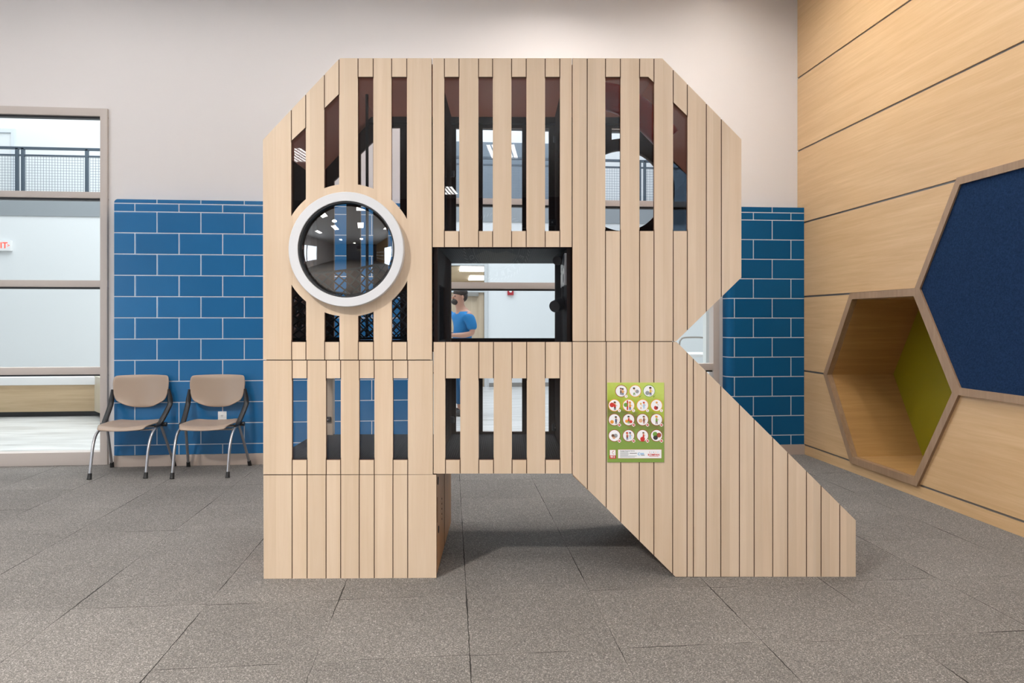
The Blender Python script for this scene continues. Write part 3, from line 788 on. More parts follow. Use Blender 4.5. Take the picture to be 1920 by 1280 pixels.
# upper right panel
s3 = [rect(1135, 1163.5, 144, 433), [(1199, 144), (1215.5, 144), (1226.5, 155), (1226.5, 433), (1199, 433)], [(1262, 191), (1289, 217.5), (1289, 433), (1262, 433)]]
gr = [(1101, 60, 700), (1324.3, 60, 700), (1352.4, 60, 700)]
for x, yt in ((1135.3, 144), (1163.2, 144), (1199.3, 144), (1226.2, 155), (1262.3, 191), (1288.7, 217)):
    gr += [(x, 60, yt+3), (x, 430, 700)]
panel('upper_right_panel', [(1073.6, 109), (1242, 109.5), (1390, 261), (1390, 520), (1268, 639.3), (1073.6, 639.3)], s3, gr, FM)
# lower left window panel
s4 = [(547.5, 576), (611.3, 639), (673.5, 702), (736.7, 764.8)]
gr = [(x+d, a, b) for s in s4 for x, d in ((s[0], .3), (s[1], -.3)) for a, b in ((650, 713), (858, 900))]
panel('lower_left_panel', rect(493.6, 811.5, 675.8, 889), [rect(a, b, 709, 862) for a, b in s4], gr, FM)
# base panel on the floor
panel('base_panel', [(493.8, 890.7), (818, 889.5), (818.3, 1083), (494.4, 1085)], [], [(x, 850, 1110) for x in (547.7, 575.8, 611.3, 638.8, 673.6, 701.8, 736.8, 764.4)], FM)
# lower middle panel
s6 = [(835, 863), (897.5, 925.6), (959.8, 987.8), (1022.2, 1050.3)]
gr = [(x+d, a, b) for s in s6 for x, d in ((s[0], .3), (s[1], -.3)) for a, b in ((600, 713), (858, 920))]
panel('lower_middle_panel', rect(813, 1072, 641, 887.5), [rect(a, b, 709, 862) for a, b in s6], gr, FM)
# leaning leg
panel('leg_panel', [(1073.6, 640.8), (1268.5, 640.8), (1604.5, 975), (1604.5, 1081), (1266.5, 1081), (1073.6, 889)], [],
      [(x, 600, 1110) for x in (1101.3, 1136.6, 1163.9, 1198.7, 1226, 1261.2, 1288.2, 1300, 1324, 1351.5, 1386.4, 1414, 1448.9, 1477, 1512, 1539.4, 1574.6)], FM)

# panes behind the slots
def pane(outline, m, y=TP+0.004, holes=None):
    o = MB().prism([F(*p) for p in outline], 'y', y, y+0.004).build('window_pane', m, PS)
    return o
p1 = [(500, 668), (500, 266), (641, 116), (803, 116), (803, 668)]
o = panel('window_pane', p1, [circ(cx, cy, 98)], [], [G_smoke], y0=TP+0.004, th=0.004)
pane(rect(818, 1066, 116, 458), G_smoke)
pane([(1080, 116), (1239, 116), (1383, 264), (1383, 516), (1262, 632), (1080, 632)], G_smoke)
pane(rect(500, 805, 682, 883), G_light)
pane(rect(820, 1066, 648, 881), G_smoke)
pane(rect(812.5, 1071.5, 459, 645), G_light)

# porthole: ring and bubble
pxz = F(cx, cy)
r_in, r_out = 0.2585, 0.3075
mb = MB()
prof = [(r_in, -0.004), (r_in, -0.050), (r_in+0.002, -0.052), (r_out-0.003, -0.052), (r_out, -0.049), (r_out, -0.0005), (r_in, -0.0005), (r_in, -0.004)]
mb.lathe([(r, y) for r, y in prof], (pxz[0], 0, pxz[1]), 'y', 96)
pr = mb.build('porthole_ring', M_ring, PS)
mb = MB(); mb.lathe([(r_in-0.001, 0.0), (r_in-0.001, -0.044), (r_in-0.008, -0.044), (r_in-0.008, 0.0), (r_in-0.001, 0.0)], (pxz[0], 0, pxz[1]), 'y', 96)
mb.build('gasket', M_dark, pr)
mb = MB(); prof = [(0.0005, 0.040)]
for k in range(1, 15):
    a = k/14; prof.append(((r_in-0.009)*a, 0.040-0.075*(a*a)))
prof = [(r, -0.075+0.0+0.055*(r/(r_in))**2 + 0.0) for r, _ in prof]
mb.lathe(prof, (pxz[0], 0, pxz[1]), 'y', 96); mb.build('porthole_bubble', G_dome, pr)

# rear face, seen dark through the panes
OFF = 0.97
def FR(px, py): return F(px, py, OFF)
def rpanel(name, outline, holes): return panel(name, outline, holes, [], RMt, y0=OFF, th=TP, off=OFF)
fx0 = F(494, 600)[0]; fx1 = F(811, 600)[0]; fx2 = F(1073, 600)[0]; fx3 = F(1390, 600)[0]
ztop = F(800, 109)[1]; zmid = F(800, 640)[1]; zlow = F(800, 889)[1]
def rawp(name, outline, holes, y0=OFF, mats=RMt): return panel(name, outline, holes, [], mats, y0=y0, th=TP, raw=True)
def rz(px, py): return FR(px, py)
zc_l = F(494, 262)[1]; xc_l = F(637, 109)[0]; xc_r = F(1242, 109)[0]; zc_r = F(1390, 261)[1]
rs = [(626, 649.5, 339, 317), (676, 699.5, 288, 265), (727, 750, 239, 239), (777, 800, 239, 239)]
hl = []
for a, b, ta, tb in rs: hl.append([rz(a, ta), rz(b, tb), rz(b, 637), rz(a, 637)])
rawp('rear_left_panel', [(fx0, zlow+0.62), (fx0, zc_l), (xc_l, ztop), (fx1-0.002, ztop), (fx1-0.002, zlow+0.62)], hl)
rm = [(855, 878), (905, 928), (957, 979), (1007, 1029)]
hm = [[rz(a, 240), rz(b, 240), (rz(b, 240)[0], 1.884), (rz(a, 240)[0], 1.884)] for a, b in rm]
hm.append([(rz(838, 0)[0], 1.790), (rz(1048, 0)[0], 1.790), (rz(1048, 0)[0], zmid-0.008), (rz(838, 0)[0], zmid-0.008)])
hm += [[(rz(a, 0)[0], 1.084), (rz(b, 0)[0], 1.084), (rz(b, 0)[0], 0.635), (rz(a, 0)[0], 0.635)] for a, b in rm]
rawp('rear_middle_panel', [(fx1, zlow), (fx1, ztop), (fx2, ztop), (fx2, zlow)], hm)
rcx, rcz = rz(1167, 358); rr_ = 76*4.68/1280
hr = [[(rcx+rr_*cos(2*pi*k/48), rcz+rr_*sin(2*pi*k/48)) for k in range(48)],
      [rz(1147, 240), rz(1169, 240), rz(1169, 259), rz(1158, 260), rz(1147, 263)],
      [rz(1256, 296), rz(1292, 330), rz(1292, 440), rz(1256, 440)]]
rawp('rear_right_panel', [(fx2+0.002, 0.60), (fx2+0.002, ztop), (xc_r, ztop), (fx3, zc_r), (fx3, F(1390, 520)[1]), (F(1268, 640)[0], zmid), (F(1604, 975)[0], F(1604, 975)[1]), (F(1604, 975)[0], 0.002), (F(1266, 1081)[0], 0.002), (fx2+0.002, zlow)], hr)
G_dark = glass('dark_tinted_pane', (0.30, 0.36, 0.42), 1.4, 0.6)
MB().prism([rz(1253, 290), rz(1295, 326), rz(1295, 443), rz(1253, 443)], 'y', OFF-0.006, OFF-0.001).build('window_pane', G_dark, PS)
# round frame about the rear hole
mb = MB(); mb.lathe([(rr_, 0), (rr_, -0.03), (rr_+0.075, -0.03), (rr_+0.075, -0.0005), (rr_, -0.0005)], (rcx, OFF, rcz), 'y', 64); mb.build('rear_hole_rim', M_inner, PS)
# posts
for x0, x1, name in ((rz(838, 0)[0]-0.055, rz(838, 0)[0]-0.001, 'l'), (rz(1048, 0)[0]+0.002, rz(1048, 0)[0]+0.045, 'r')):
    MB().box(x0, x1, OFF-0.06, OFF-0.001, 0.62, ztop-0.03, bev=0.004).build('post', M_post, PS)
x0, x1 = rz(613, 0)[0], rz(626.5, 0)[0]
MB().box(x0, x1, OFF-0.04, OFF+0.02, 0.621, zmid-0.04, bev=0.003).build('post', wood('pale_post', (0.36, 0.27, 0.21), (0.42, 0.33, 0.26), (0.47, 0.37, 0.29), 'z'), PS)
b_x, b_z = rz(618.5, 784)
mb = MB(); mb.box(b_x-0.013, b_x+0.017, OFF-0.055, OFF-0.0405, b_z-0.018, b_z+0.018, bev=0.005); o = mb.build('bracket', M_grey, PS)
mb = MB(); mb.tube([(b_x, OFF-0.056, b_z), (b_x, OFF-0.062, b_z)], 0.006, 10); mb.build('bolt', M_silver, o)
# dark brackets bolted to the rear posts
for px, py in ((1044, 266), (1042, 798), (845, 784), (845, 330), (1036, 420)):
    bx, bz = rz(px, py)
    mb = MB(); mb.box(bx-0.030, bx+0.030, OFF-0.085, OFF-0.0605, bz-0.022, bz+0.022, bev=0.006); o = mb.build('bracket', M_grey, PS)
    MB().tube([(bx-0.008, OFF-0.086, bz), (bx-0.008, OFF-0.092, bz)], 0.006, 10).build('bolt', M_silver, o)
# decks
DY0, DY1 = TP+0.012, OFF-0.001
MB().box(fx0+0.004, fx2-0.006, DY0, DY1, 0.580, 0.620, bev=0.003).build('lower_deck', M_deck, PS)
MB().box(fx1+0.030, fx2-0.006, DY0, DY1, 1.792, 1.815).build('upper_deck', M_deck, PS)
# inner brown side walls of the middle bay, with openings
def wallx(name, x, outline, holes, th, mats):
    o = MB().prism(outline, 'x', x, x+th).build('tmp', mats)
    if holes:
        mb = MB()
        for h in holes: mb.prism(h, 'x', x-0.02, x+th+0.02)
        c = mb.build('tmpc', mats[0])
        md = o.modifiers.new('h', 'BOOLEAN'); md.object = c; md.solver = 'EXACT'
        me = eval_mesh(o); kill(o); kill(c); me.name = name
        o = bpy.data.objects.new(name, me); C.objects.link(o)
    o.name = name; o.parent = PS
    return o
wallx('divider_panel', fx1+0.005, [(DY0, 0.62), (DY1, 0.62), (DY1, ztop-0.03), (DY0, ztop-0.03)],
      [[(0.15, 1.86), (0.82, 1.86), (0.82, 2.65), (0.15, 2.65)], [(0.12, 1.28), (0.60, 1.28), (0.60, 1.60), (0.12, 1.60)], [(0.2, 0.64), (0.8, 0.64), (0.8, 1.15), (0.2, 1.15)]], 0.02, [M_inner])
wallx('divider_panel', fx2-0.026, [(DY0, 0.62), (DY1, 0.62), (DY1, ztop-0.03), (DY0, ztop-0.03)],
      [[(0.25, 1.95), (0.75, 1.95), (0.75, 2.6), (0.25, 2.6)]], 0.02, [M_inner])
# left side panel (upper) with small holes, and open below
hs = []
for i in range(5):
    for j in range(7):
        y = 0.16+i*0.15+(j % 2)*0.05; z = 1.33+j*0.085
        if y > 0.88: continue
        hs.append([(y, z), (y+0.075, z+0.02), (y+0.085, z+0.055), (y+0.012, z+0.040)])
wallx('side_panel', fx0+0.002, [(DY0, zlow+0.62), (DY1, zlow+0.62), (DY1, zc_l-0.01), (DY0, zc_l-0.01)], hs, 0.02, [M_inner])
# base: inner side wall seen under the middle bay, and outer ones
bx = F(818, 900)[0]
so = wallx('base_side_panel', bx-0.022, [(TP+0.001, 0.003), (1.02, 0.003), (1.02, zlow-0.004), (TP+0.001, zlow-0.004)], None, 0.02, [M_side])
for (yy, zz, a_, b_) in ((0.10, 0.505, 0.022, 0.017), (0.13, 0.225, 0.020, 0.018)):
    mb = MB(); mb.tube([(bx-0.0019, yy, zz), (bx+0.0015, yy, zz)], a_, 20); mb.build('hand_hole', M_dark, so)
mb = MB(); mb.box(bx-0.0019, bx+0.0004, 0.072, 0.078, 0.28, 0.42)
for k in range(5): mb.box(bx-0.0019, bx+0.0004, 0.33, 0.34, 0.22+0.03*k, 0.228+0.03*k)
mb.box(bx-0.0019, bx+0.0004, 0.50, 0.504, 0.006, zlow-0.006)
mb.build('groove_marks', M_core, so)
wallx('base_side_panel', fx0+0.002, [(TP+0.001, 0.003), (1.0, 0.003), (1.0, zlow-0.004), (TP+0.001, zlow-0.004)], None, 0.02, [M_side])
MB().box(fx0+0.024, bx-0.024, OFF, OFF+TP, 0.003, zlow-0.004).build('base_rear_panel', M_side, PS)
# leaning leg: closing boards between the front and rear faces
def slab(p, q, th, name, m, y0=TP+0.001, y1=None):
    p, q = Vector(p), Vector(q); d = (q-p).normalized(); n = Vector((-d.y, d.x))*th
    MB().prism([tuple(p), tuple(q), tuple(q+n), tuple(p+n)], 'y', y0, y1 or OFF-0.001).build(name, m, PS)
a = F(1075, 893); b = F(1269, 1079); slab(a, b, 0.02, 'underside_board', M_side)
a = F(1271, 645); b = F(1602, 977); slab(b, a, 0.02, 'top_board', M_side)
slab(F(1602, 1079), F(1602, 977), 0.02, 'end_board', M_side)
slab(F(1389, 517), F(1271, 637), -0.02, 'underside_board', M_side)
slab(F(1389, 263), F(1389, 518), -0.02, 'right_side_panel', M_inner)
# roof
slab((xc_l+0.01, ztop-0.03), (xc_r-0.01, ztop-0.03), 0.006, 'roof_panel', M_roof)
a = F(496, 268); b = F(638, 116); slab(a, b, -0.006, 'roof_panel', M_roof)
a = F(1241, 116); b = F(1388, 266); slab(a, b, -0.006, 'roof_panel', M_roof)
MB().box(fx0+0.10, fx3-0.10, OFF-0.05, OFF-0.001, ztop-0.085, ztop-0.046).build('rear_beam', M_post, PS)
# red plastic tunnel end running under the right roof
def mid(px, py, o): x, z = F(px, py, o); return (x, o, z)
p = smooth_path([mid(1082, 178, 0.26), mid(1120, 179, 0.26), mid(1150, 184, 0.26), mid(1180, 197, 0.26), mid(1208, 217, 0.26), mid(1236, 244, 0.26), mid(1252, 262, 0.26)], 6)
MB().tube(p, 0.080, 24).build('red_tube', M_red, PS)
# grey plate and speaking tube on the right divider
xr_ = fx2-0.027
mb = MB(); mb.prism([(DY0+0.004, 1.592), (0.30, 1.590), (0.30, 1.720), (0.12, 1.768), (DY0+0.004, 1.768)], 'x', xr_-0.012, xr_-0.0005)
pl = mb.build('control_plate', M_plate, PS)
for yy, zz, rr in ((0.12, 1.700, 0.011), (0.20, 1.690, 0.010), (0.115, 1.635, 0.026), (0.27, 1.670, 0.007)):
    MB().tube([(xr_-0.0132, yy, zz), (xr_-0.0122, yy, zz)], rr, 20).build('hole', M_dark, pl)
MB().tube([(xr_-0.002, 0.30, 1.500), (xr_-0.030, 0.24, 1.488), (xr_-0.056, 0.20, 1.478)], [0.034, 0.036, 0.034], 18).build('speaking_tube', M_greypipe, PS)
MB().tube([(xr_-0.002, 0.34, 1.755), (xr_-0.020, 0.27, 1.750), (xr_-0.040, 0.22, 1.742)], [0.026, 0.028, 0.026], 16).build('speaking_tube', M_greypipe, PS)
MB().tube([(xr_-0.015, 0.14, 1.52), (xr_-0.015, 0.14, 1.588)], 0.005, 8).build('cable', M_greypipe, PS)
# battens behind the joints of the front boards
for (xa_, ya_, xb_, yb_) in ((497, 674.9, 806, 674.9), (497, 889.8, 806, 889.8), (1078, 640, 1262, 640)):
    (u0, w0), (u1, w1) = F(xa_, ya_), F(xb_, yb_)
    MB().box(u0, u1, TP+0.0004, TP+0.0034, w0-0.010, w0+0.010).build('batten', M_core, PS)

# climbing net in the left bay
def net(name, A, B, Cc, Dd, nu, nv, sag=0.05):
    """quad A-B (bottom) Dd-Cc (top); diamond mesh of rope"""
    A, B, Cc, Dd = map(Vector, (A, B, Cc, Dd))
    def P(u, v):
        p = (A*(1-u)+B*u)*(1-v) + (Dd*(1-u)+Cc*u)*v
        p.y += sag*sin(pi*u)*sin(pi*v); p.z -= sag*0.8*sin(pi*u)*v; return p
    mb = MB(); ns = 24
    asp = nu/nv
    for k in range(-nv, nu+1):
        for sgn in (1, -1):
            pts = []
            for i in range(ns+1):
                v = i/ns; u = (k+v*nv)/nu if sgn > 0 else (k+nv-v*nv)/nu
                if -1e-6 <= u <= 1+1e-6: pts.append(P(min(max(u, 0), 1), v))
            if len(pts) > 1: mb.tube(pts, 0.0045, 5)
    for pts in ([P(i/ns, 0) for i in range(ns+1)], [P(i/ns, 1) for i in range(ns+1)], [P(0, i/ns) for i in range(ns+1)], [P(1, i/ns) for i in range(ns+1)]):
        mb.tube(pts, 0.008, 6)
    return mb.build(name, M_rope, PS)
net('climbing_net', (fx0+0.06, 0.22, 1.29), (fx1-0.05, 0.62, 1.29), (fx1-0.05, 0.62, 1.86), (fx0+0.06, 0.22, 1.66), 14, 7)
net('climbing_net', (fx0+0.05, 0.80, 0.95+0.33), (fx1-0.05, 0.85, 1.28), (fx1-0.05, 0.85, 1.62), (fx0+0.05, 0.80, 1.60), 13, 5)
# hanging rope
rx, rz0 = F(688, 190, 0.45)
MB().tube([(rx, 0.45, ztop-0.05), (rx+0.002, 0.45, 2.0), (rx, 0.45, 1.30)], 0.009, 8).build('hanging_rope', M_rope, PS)
# floor of the left bay's upper level
MB().box(fx0+0.03, fx1-0.01, DY0, DY1, 1.235, 1.255).build('net_floor', M_post, PS)

# ------------------------------------------------------------------ safety sign on the leg
sx0, sz1 = F(1138.5, 717); sx1, sz0 = F(1245, 866)
SW, SH = sx1-sx0, sz1-sz0
sg = empty('safety_sign', (0, 0, 0), 0, 'green safety rules sign with round pictures and phone number on the slanted leg', 'sign')
sg.matrix_world = Matrix.Translation((org.x, org.y, 0)) @ Matrix.Rotation(-TH+PHI, 4, 'Z') @ Matrix.Translation(((sx0+sx1)/2, -0.0005, (sz0+sz1)/2))
def sp_(u, v): return (-SW/2+SW*u, SH/2-SH*v)      # u right, v down, 0..1
m = mat('sign_green', (0.30, 0.40, 0.05), 0.35); t = NT(m)
o_ = t.sep()
zz = t.math('DIVIDE', o_['Z'], SH/2); xx = t.math('DIVIDE', o_['X'], SW/2)
n1 = t.noise(t.mapping((1, 1, 1)), 14, 2)
top = t.math('ADD', t.math('MULTIPLY', zz, 0.5), t.math('ADD', t.math('MULTIPLY', xx, 0.10), t.math('MULTIPLY', t.math('SUBTRACT', n1, 0.5), 0.5)))
gcol = t.ramp(t.math('ADD', t.math('MULTIPLY', top, 0.9), 0.5), [(0.10, (0.20, 0.31, 0.055)), (0.38, (0.21, 0.32, 0.06)), (0.56, (0.16, 0.17, 0.035)), (0.66, (0.34, 0.42, 0.03)), (0.92, (0.50, 0.60, 0.12))])
t.l(gcol, t.b.inputs['Base Color'])
MB().box(-SW/2, SW/2, -0.003, 0, -SH/2, SH/2).build('sign_board', m, sg)
def flat(name, col, rough=0.4): return mat(name, col, rough)
K_w = flat('sign_white', (0.82, 0.82, 0.84)); K_r = flat('sign_red', (0.55, 0.03, 0.02)); K_or = flat('sign_orange', (0.75, 0.30, 0.04)); K_g = flat('sign_leaf', (0.16, 0.33, 0.05))
K_b = flat('sign_navy', (0.05, 0.07, 0.16)); K_s = flat('sign_skin', (0.70, 0.40, 0.24)); K_k = flat('sign_ink', (0.03, 0.025, 0.025)); K_br = flat('sign_brown', (0.16, 0.07, 0.035)); K_lb = flat('sign_light_blue', (0.35, 0.52, 0.72)); K_gr = flat('sign_grey', (0.30, 0.31, 0.33)); K_y = flat('sign_yellow', (0.72, 0.50, 0.10)); K_br2 = flat('sign_ring_brick', (0.33, 0.06, 0.03))
PALS = [K_w, K_r, K_or, K_g, K_b, K_s, K_k, K_br, K_lb, K_gr, K_y, K_br2]
IX = {n: i for i, n in enumerate('w r o g b s k n l e y i'.split())}
def disc(mb, x, z, r, y, m, n=28, sx=1, sz=1):
    mb.prism([(x+r*sx*cos(2*pi*k/n), z+r*sz*sin(2*pi*k/n)) for k in range(n)], 'y', y, y-0.0004, m)
def kid(mb, x, z, s, y, hair, top, legs, lean=0.0):
    """little plain figure: legs, body, arm, head, hair"""
    def q(u, v): return (x+s*(u+lean*v), z+s*v)
    mb.prism([q(-.16, -.9), q(-.04, -.9), q(.02, -.3), q(-.16, -.3)], 'y', y, y-0.0003, legs)
    mb.prism([q(.10, -.9), q(.22, -.9), q(.18, -.3), q(.0, -.3)], 'y', y, y-0.0003, legs)
    mb.prism([q(-.20, -.36), q(.22, -.36), q(.16, .22), q(-.14, .22)], 'y', y-0.0001, y-0.0005, top)
    mb.prism([q(.12, .16), q(.48, -.06), q(.44, -.16), q(.10, 0)], 'y', y-0.0002, y-0.0006, IX['s'])
    hx, hz_ = q(0, .46); disc(mb, hx, hz_, .23*s, y-0.0002, IX['s'], 14)
    hx, hz_ = q(-.03, .58); disc(mb, hx, hz_, .23*s, y-0.0004, hair, 14, 1.05, .75)
rows = [(0.105, [0.245, 0.49, 0.735], 'iog'), (0.285, [0.125, 0.375, 0.62, 0.865], 'oooo'), (0.465, [0.125, 0.375, 0.62, 0.865], 'iiii'), (0.665, [0.125, 0.375, 0.62, 0.865], 'iiii')]
RD = 0.108*SW
scenes = [
 [('k', -.1, 0, .9, 'n', 'n', 'b'), ('k', .35, -.1, .9, 'k', 'o', 'b')], [('k', -.25, 0, 1, 'k', 'w', 'g'), ('d', .4, -.1, .35, 'e')], [('k', .3, .05, 1.1, 'k', 'y', 'b'), ('d', -.35, -.4, .4, 'e')],
 [('d', -.5, .1, .45, 'r'), ('k', .1, 0, 1.1, 'n', 'r', 'k')], [('d', -.6, .1, .4, 'g'), ('b', -.2, 0, .22, 'r'), ('k', .3, 0, 1.1, 'o', 'o', 'b')], [('k', -.4, -.1, .8, 'y', 'w', 's'), ('k', .3, .1, .9, 'r', 'l', 'l')], [('d', -.1, -.5, .4, 'r'), ('k', .05, .15, .9, 'o', 'w', 'k')],
 [('d', -.5, -.45, .35, 'o'), ('k', .35, 0, 1, 'k', 'b', 'k')], [('d', -.4, -.3, .3, 'o'), ('k', 0, .1, 1, 'k', 'r', 'g'), ('d', .45, -.4, .3, 'r')], [('d', -.4, -.2, .38, 's'), ('k', .3, .1, 1, 'n', 'n', 'i')], [('k', 0, .05, 1.1, 'o', 'g', 'n')],
 [('d', -.3, 0, .3, 'n'), ('d', .25, 0, .38, 'e'), ('d', -.1, -.35, .3, 's')], [('k', -.35, 0, 1, 'r', 'i', 'b'), ('k', .35, .1, .9, 'b', 'l', 'l')], [('d', 0, -.7, .45, 'r'), ('k', .2, .1, .9, 'n', 'r', 'r')], [('d', -.3, .3, .45, 'g'), ('d', -.2, -.4, .45, 'k'), ('d', .5, .1, .45, 'i')]]
si = 0
for v, us, rc in rows:
    for k, u in enumerate(us):
        x, z = sp_(u, v); mb = MB()
        disc(mb, x, z, RD, -0.0031, IX[rc[k]] if rc[k] in IX else 2, 36)
        disc(mb, x, z, RD*0.90, -0.0034, IX['w'], 36)
        for s in scenes[si]:
            if s[0] == 'k': kid(mb, x+s[1]*RD*.7, z+s[2]*RD*.6, RD*.78*s[3], -0.0040, IX[s[4]], IX[s[5]], IX[s[6]])
            elif s[0] == 'd': disc(mb, x+s[1]*RD*.8, z+s[2]*RD*.8, s[3]*RD*.85, -0.0038, IX[s[4]], 18)
            elif s[0] == 'b': mb.prism([(x+(s[1]-.12)*RD, z-.75*RD), (x+(s[1]+.12)*RD, z-.75*RD), (x+(s[1]+.12)*RD, z+.8*RD), (x+(s[1]-.12)*RD, z+.8*RD)], 'y', -0.0038, -0.0042, IX[s[4]])
        mb.build('pictogram', PALS, sg)
        # mark at the lower right of the ring
        mx, mz = x+RD*.80, z-RD*.86; mb = MB()
        if v < 0.2 and k > 0:
            e = RD*.28
            mb.prism([(mx-e*.7, mz), (mx-e*.2, mz-e*.6), (mx+e*.8, mz+e*.8), (mx-e*.2, mz-e*.15)], 'y', -0.0046, -0.0050, IX['k'])
            mb.build('tick_mark', PALS, sg)
        elif v < 0.4:
            disc(mb, mx, mz, RD*.24, -0.0046, IX['w'], 18); mb.prism([(mx-RD*.04, mz-RD*.14), (mx+RD*.04, mz-RD*.14), (mx+RD*.05, mz+RD*.15), (mx-RD*.05, mz+RD*.15)], 'y', -0.0050, -0.0053, IX['o'])
            mb.build('caution_mark', PALS, sg)
        else:
            e = RD*.26
            disc(mb, mx, mz, e*1.05, -0.0046, IX['w'], 18)
            for a_ in (pi/4, -pi/4):
                c_, s_ = cos(a_), sin(a_)
                mb.prism([(mx+e*(c_*p-s_*q), mz+e*(s_*p+c_*q)) for p, q in ((-.95, -.22), (.95, -.22), (.95, .22), (-.95, .22))], 'y', -0.0050, -0.0053+(0.0001 if a_ > 0 else 0), IX['r'])
            mb.build('cross_mark', PALS, sg)
        si += 1
# phone block
def rq(mb, u0, u1, v0, v1, y, m):
    (a, b), (c, d) = sp_(u0, v0), sp_(u1, v1); mb.prism([(a, d), (c, d), (c, b), (a, b)], 'y', y, y-0.0004, m)
mb = MB(); rq(mb, 0.040, 0.150, 0.843, 0.955, -0.0031, IX['r']); rq(mb, 0.045, 0.145, 0.845, 0.912, -0.0036, IX['w'])
ph = mb.build('phone_block', PALS, sg)
cxp, czp = sp_(0.094, 0.878); e = SW*0.022
mb = MB(); mb.tube([(cxp+e*.9, -0.0044, czp+e*1.3), (cxp-e*.2, -0.0044, czp+e*.8), (cxp-e*.5, -0.0044, czp), (cxp, -0.0044, czp-e*.9), (cxp+e*.9, -0.0044, czp-e*1.2)], [e*.5, e*.35, e*.3, e*.35, e*.5], 8, flat=0.35); mb.build('receiver_symbol', K_r, ph)
tx, tz = sp_(0.095, 0.933); text_obj('number', '911', 0.0165, K_w, ph, Matrix.Translation((tx, -0.0042, tz)) @ RX, 0.0002, bold=0.0006)
mb = MB(); rq(mb, 0.185, 0.955, 0.838, 0.952, -0.0031, IX['r']); rq(mb, 0.189, 0.951, 0.841, 0.949, -0.0036, IX['w'])
st = mb.build('info_strip', PALS, sg)
tx, tz = sp_(0.225, 0.857); text_obj('heading_text', 'Kompan Customer Service', 0.0072, K_k, st, Matrix.Translation((tx, -0.0042, tz)) @ RX, 0.0001, 'LEFT', 0.00015)
mb = MB()
for k, L in enumerate((0.14, 0.15, 0.15, 0.14, 0.29, 0.26)):
    rq(mb, 0.225, 0.225+L, 0.869+0.0125*k, 0.874+0.0125*k, -0.0041, IX['e'])
rq(mb, 0.39, 0.52, 0.883, 0.889, -0.0041, IX['k'])
mb.build('small_print', PALS, st)
mb = MB(); x, z = sp_(0.560, 0.895); disc(mb, x, z, 0.0085, -0.0041, IX['l'], 24); disc(mb, x+0.002, z, 0.0045, -0.0046, IX['w'], 24); rq(mb, 0.585, 0.645, 0.882, 0.903, -0.0042, IX['l']); rq(mb, 0.592, 0.655, 0.905, 0.916, -0.0042, IX['e'])
mb.build('badge', PALS, st)
tx, tz = sp_(0.815, 0.907); text_obj('brand_name', 'KOMPAN', 0.0150, K_r, st, Matrix.Translation((tx, -0.0042, tz)) @ RX, 0.0002, 'CENTER', 0.0005)
mb = MB()
for k, c_ in enumerate('rlbol'):
    x, z = sp_(0.745+0.036*k, 0.874); disc(mb, x, z+0.0022, 0.0014, -0.0041, IX[c_], 10); mb.prism([(x-.0018, z-.003), (x+.0016, z-.003), (x+.0006, z+.001), (x-.001, z+.001)], 'y', -0.0041, -0.0044, IX[c_])
rq(mb, 0.735, 0.90, 0.924, 0.928, -0.0041, IX['r'])
mb.build('brand_figures', PALS, st)

# ------------------------------------------------------------------ round seal on the rear wall (mirrored in the middle pane)
pc = c2w(-0.14-0.0, -(0.0)); 
seal = empty('wall_seal', (-1.25, YB+0.002, 3.50), pi, 'large dark round seal with rope border and star on the rear wall', 'wall sign')
K_navy = mat('seal_navy', (0.010, 0.012, 0.03), 0.5); K_lt = mat('seal_silver', (0.85, 0.85, 0.86), 0.5); K_land = mat('seal_land', (0.40, 0.37, 0.30), 0.6)
def vd(mb, r, y, n=72): mb.prism([(r*cos(2*pi*k/n), r*sin(2*pi*k/n)) for k in range(n)], 'y', y, y-0.004, 0)
mb = MB(); vd(mb, 0.98, 0); mb.build('disc', K_navy, seal)
mb = MB()
for k in range(60):
    a = 2*pi*k/60; p0 = Vector((0.90*cos(a), -0.012, 0.90*sin(a))); p1_ = Vector((0.97*cos(a+0.08), -0.012, 0.97*sin(a+0.08))); mb.tube([p0, p1_], 0.014, 6)
mb.build('rope_border', K_lt, seal)
mb = MB(); mb.tube([(0.66*cos(2*pi*k/72), -0.008, 0.66*sin(2*pi*k/72)) for k in range(72)], 0.008, 6, closed=True); mb.build('inner_ring', K_lt, seal)
mb = MB()
for sx_ in (-1, 1):
    mb.prism([(sx_*0.78+0.06*(1 if k % 2 == 0 else .42)*sin(k*pi/5), -0.02+0.06*(1 if k % 2 == 0 else .42)*cos(k*pi/5)) for k in range(10)], 'y', -0.005, -0.010)
mb.build('star', K_lt, seal)
mb = MB(); s_ = 'ESTABLISHED'
for k, chh in enumerate(s_):
    a = radians(-90 + (k-(len(s_)-1)/2)*13.5)
    text_into(mb, chh, 0.19, Matrix.Translation((0.78*cos(a), -0.008, 0.78*sin(a))) @ Matrix.Rotation(-(a+pi/2), 4, 'Y') @ RX, 0, 0.002, 0.004)
mb.build('lettering', K_lt, seal)
mb = MB(); mb.prism([(-0.60, -0.25), (-0.3, -0.12), (0, -0.18), (0.3, -0.10), (0.60, -0.24), (0.4, -0.50), (0, -0.64), (-0.4, -0.50)], 'y', -0.005, -0.008); mb.build('landscape', K_land, seal)
mb = MB(); mb.tube([(-0.50, -0.01, -0.12), (0.02, -0.01, 0.18)], 0.006, 6); mb.build('line', K_lt, seal)

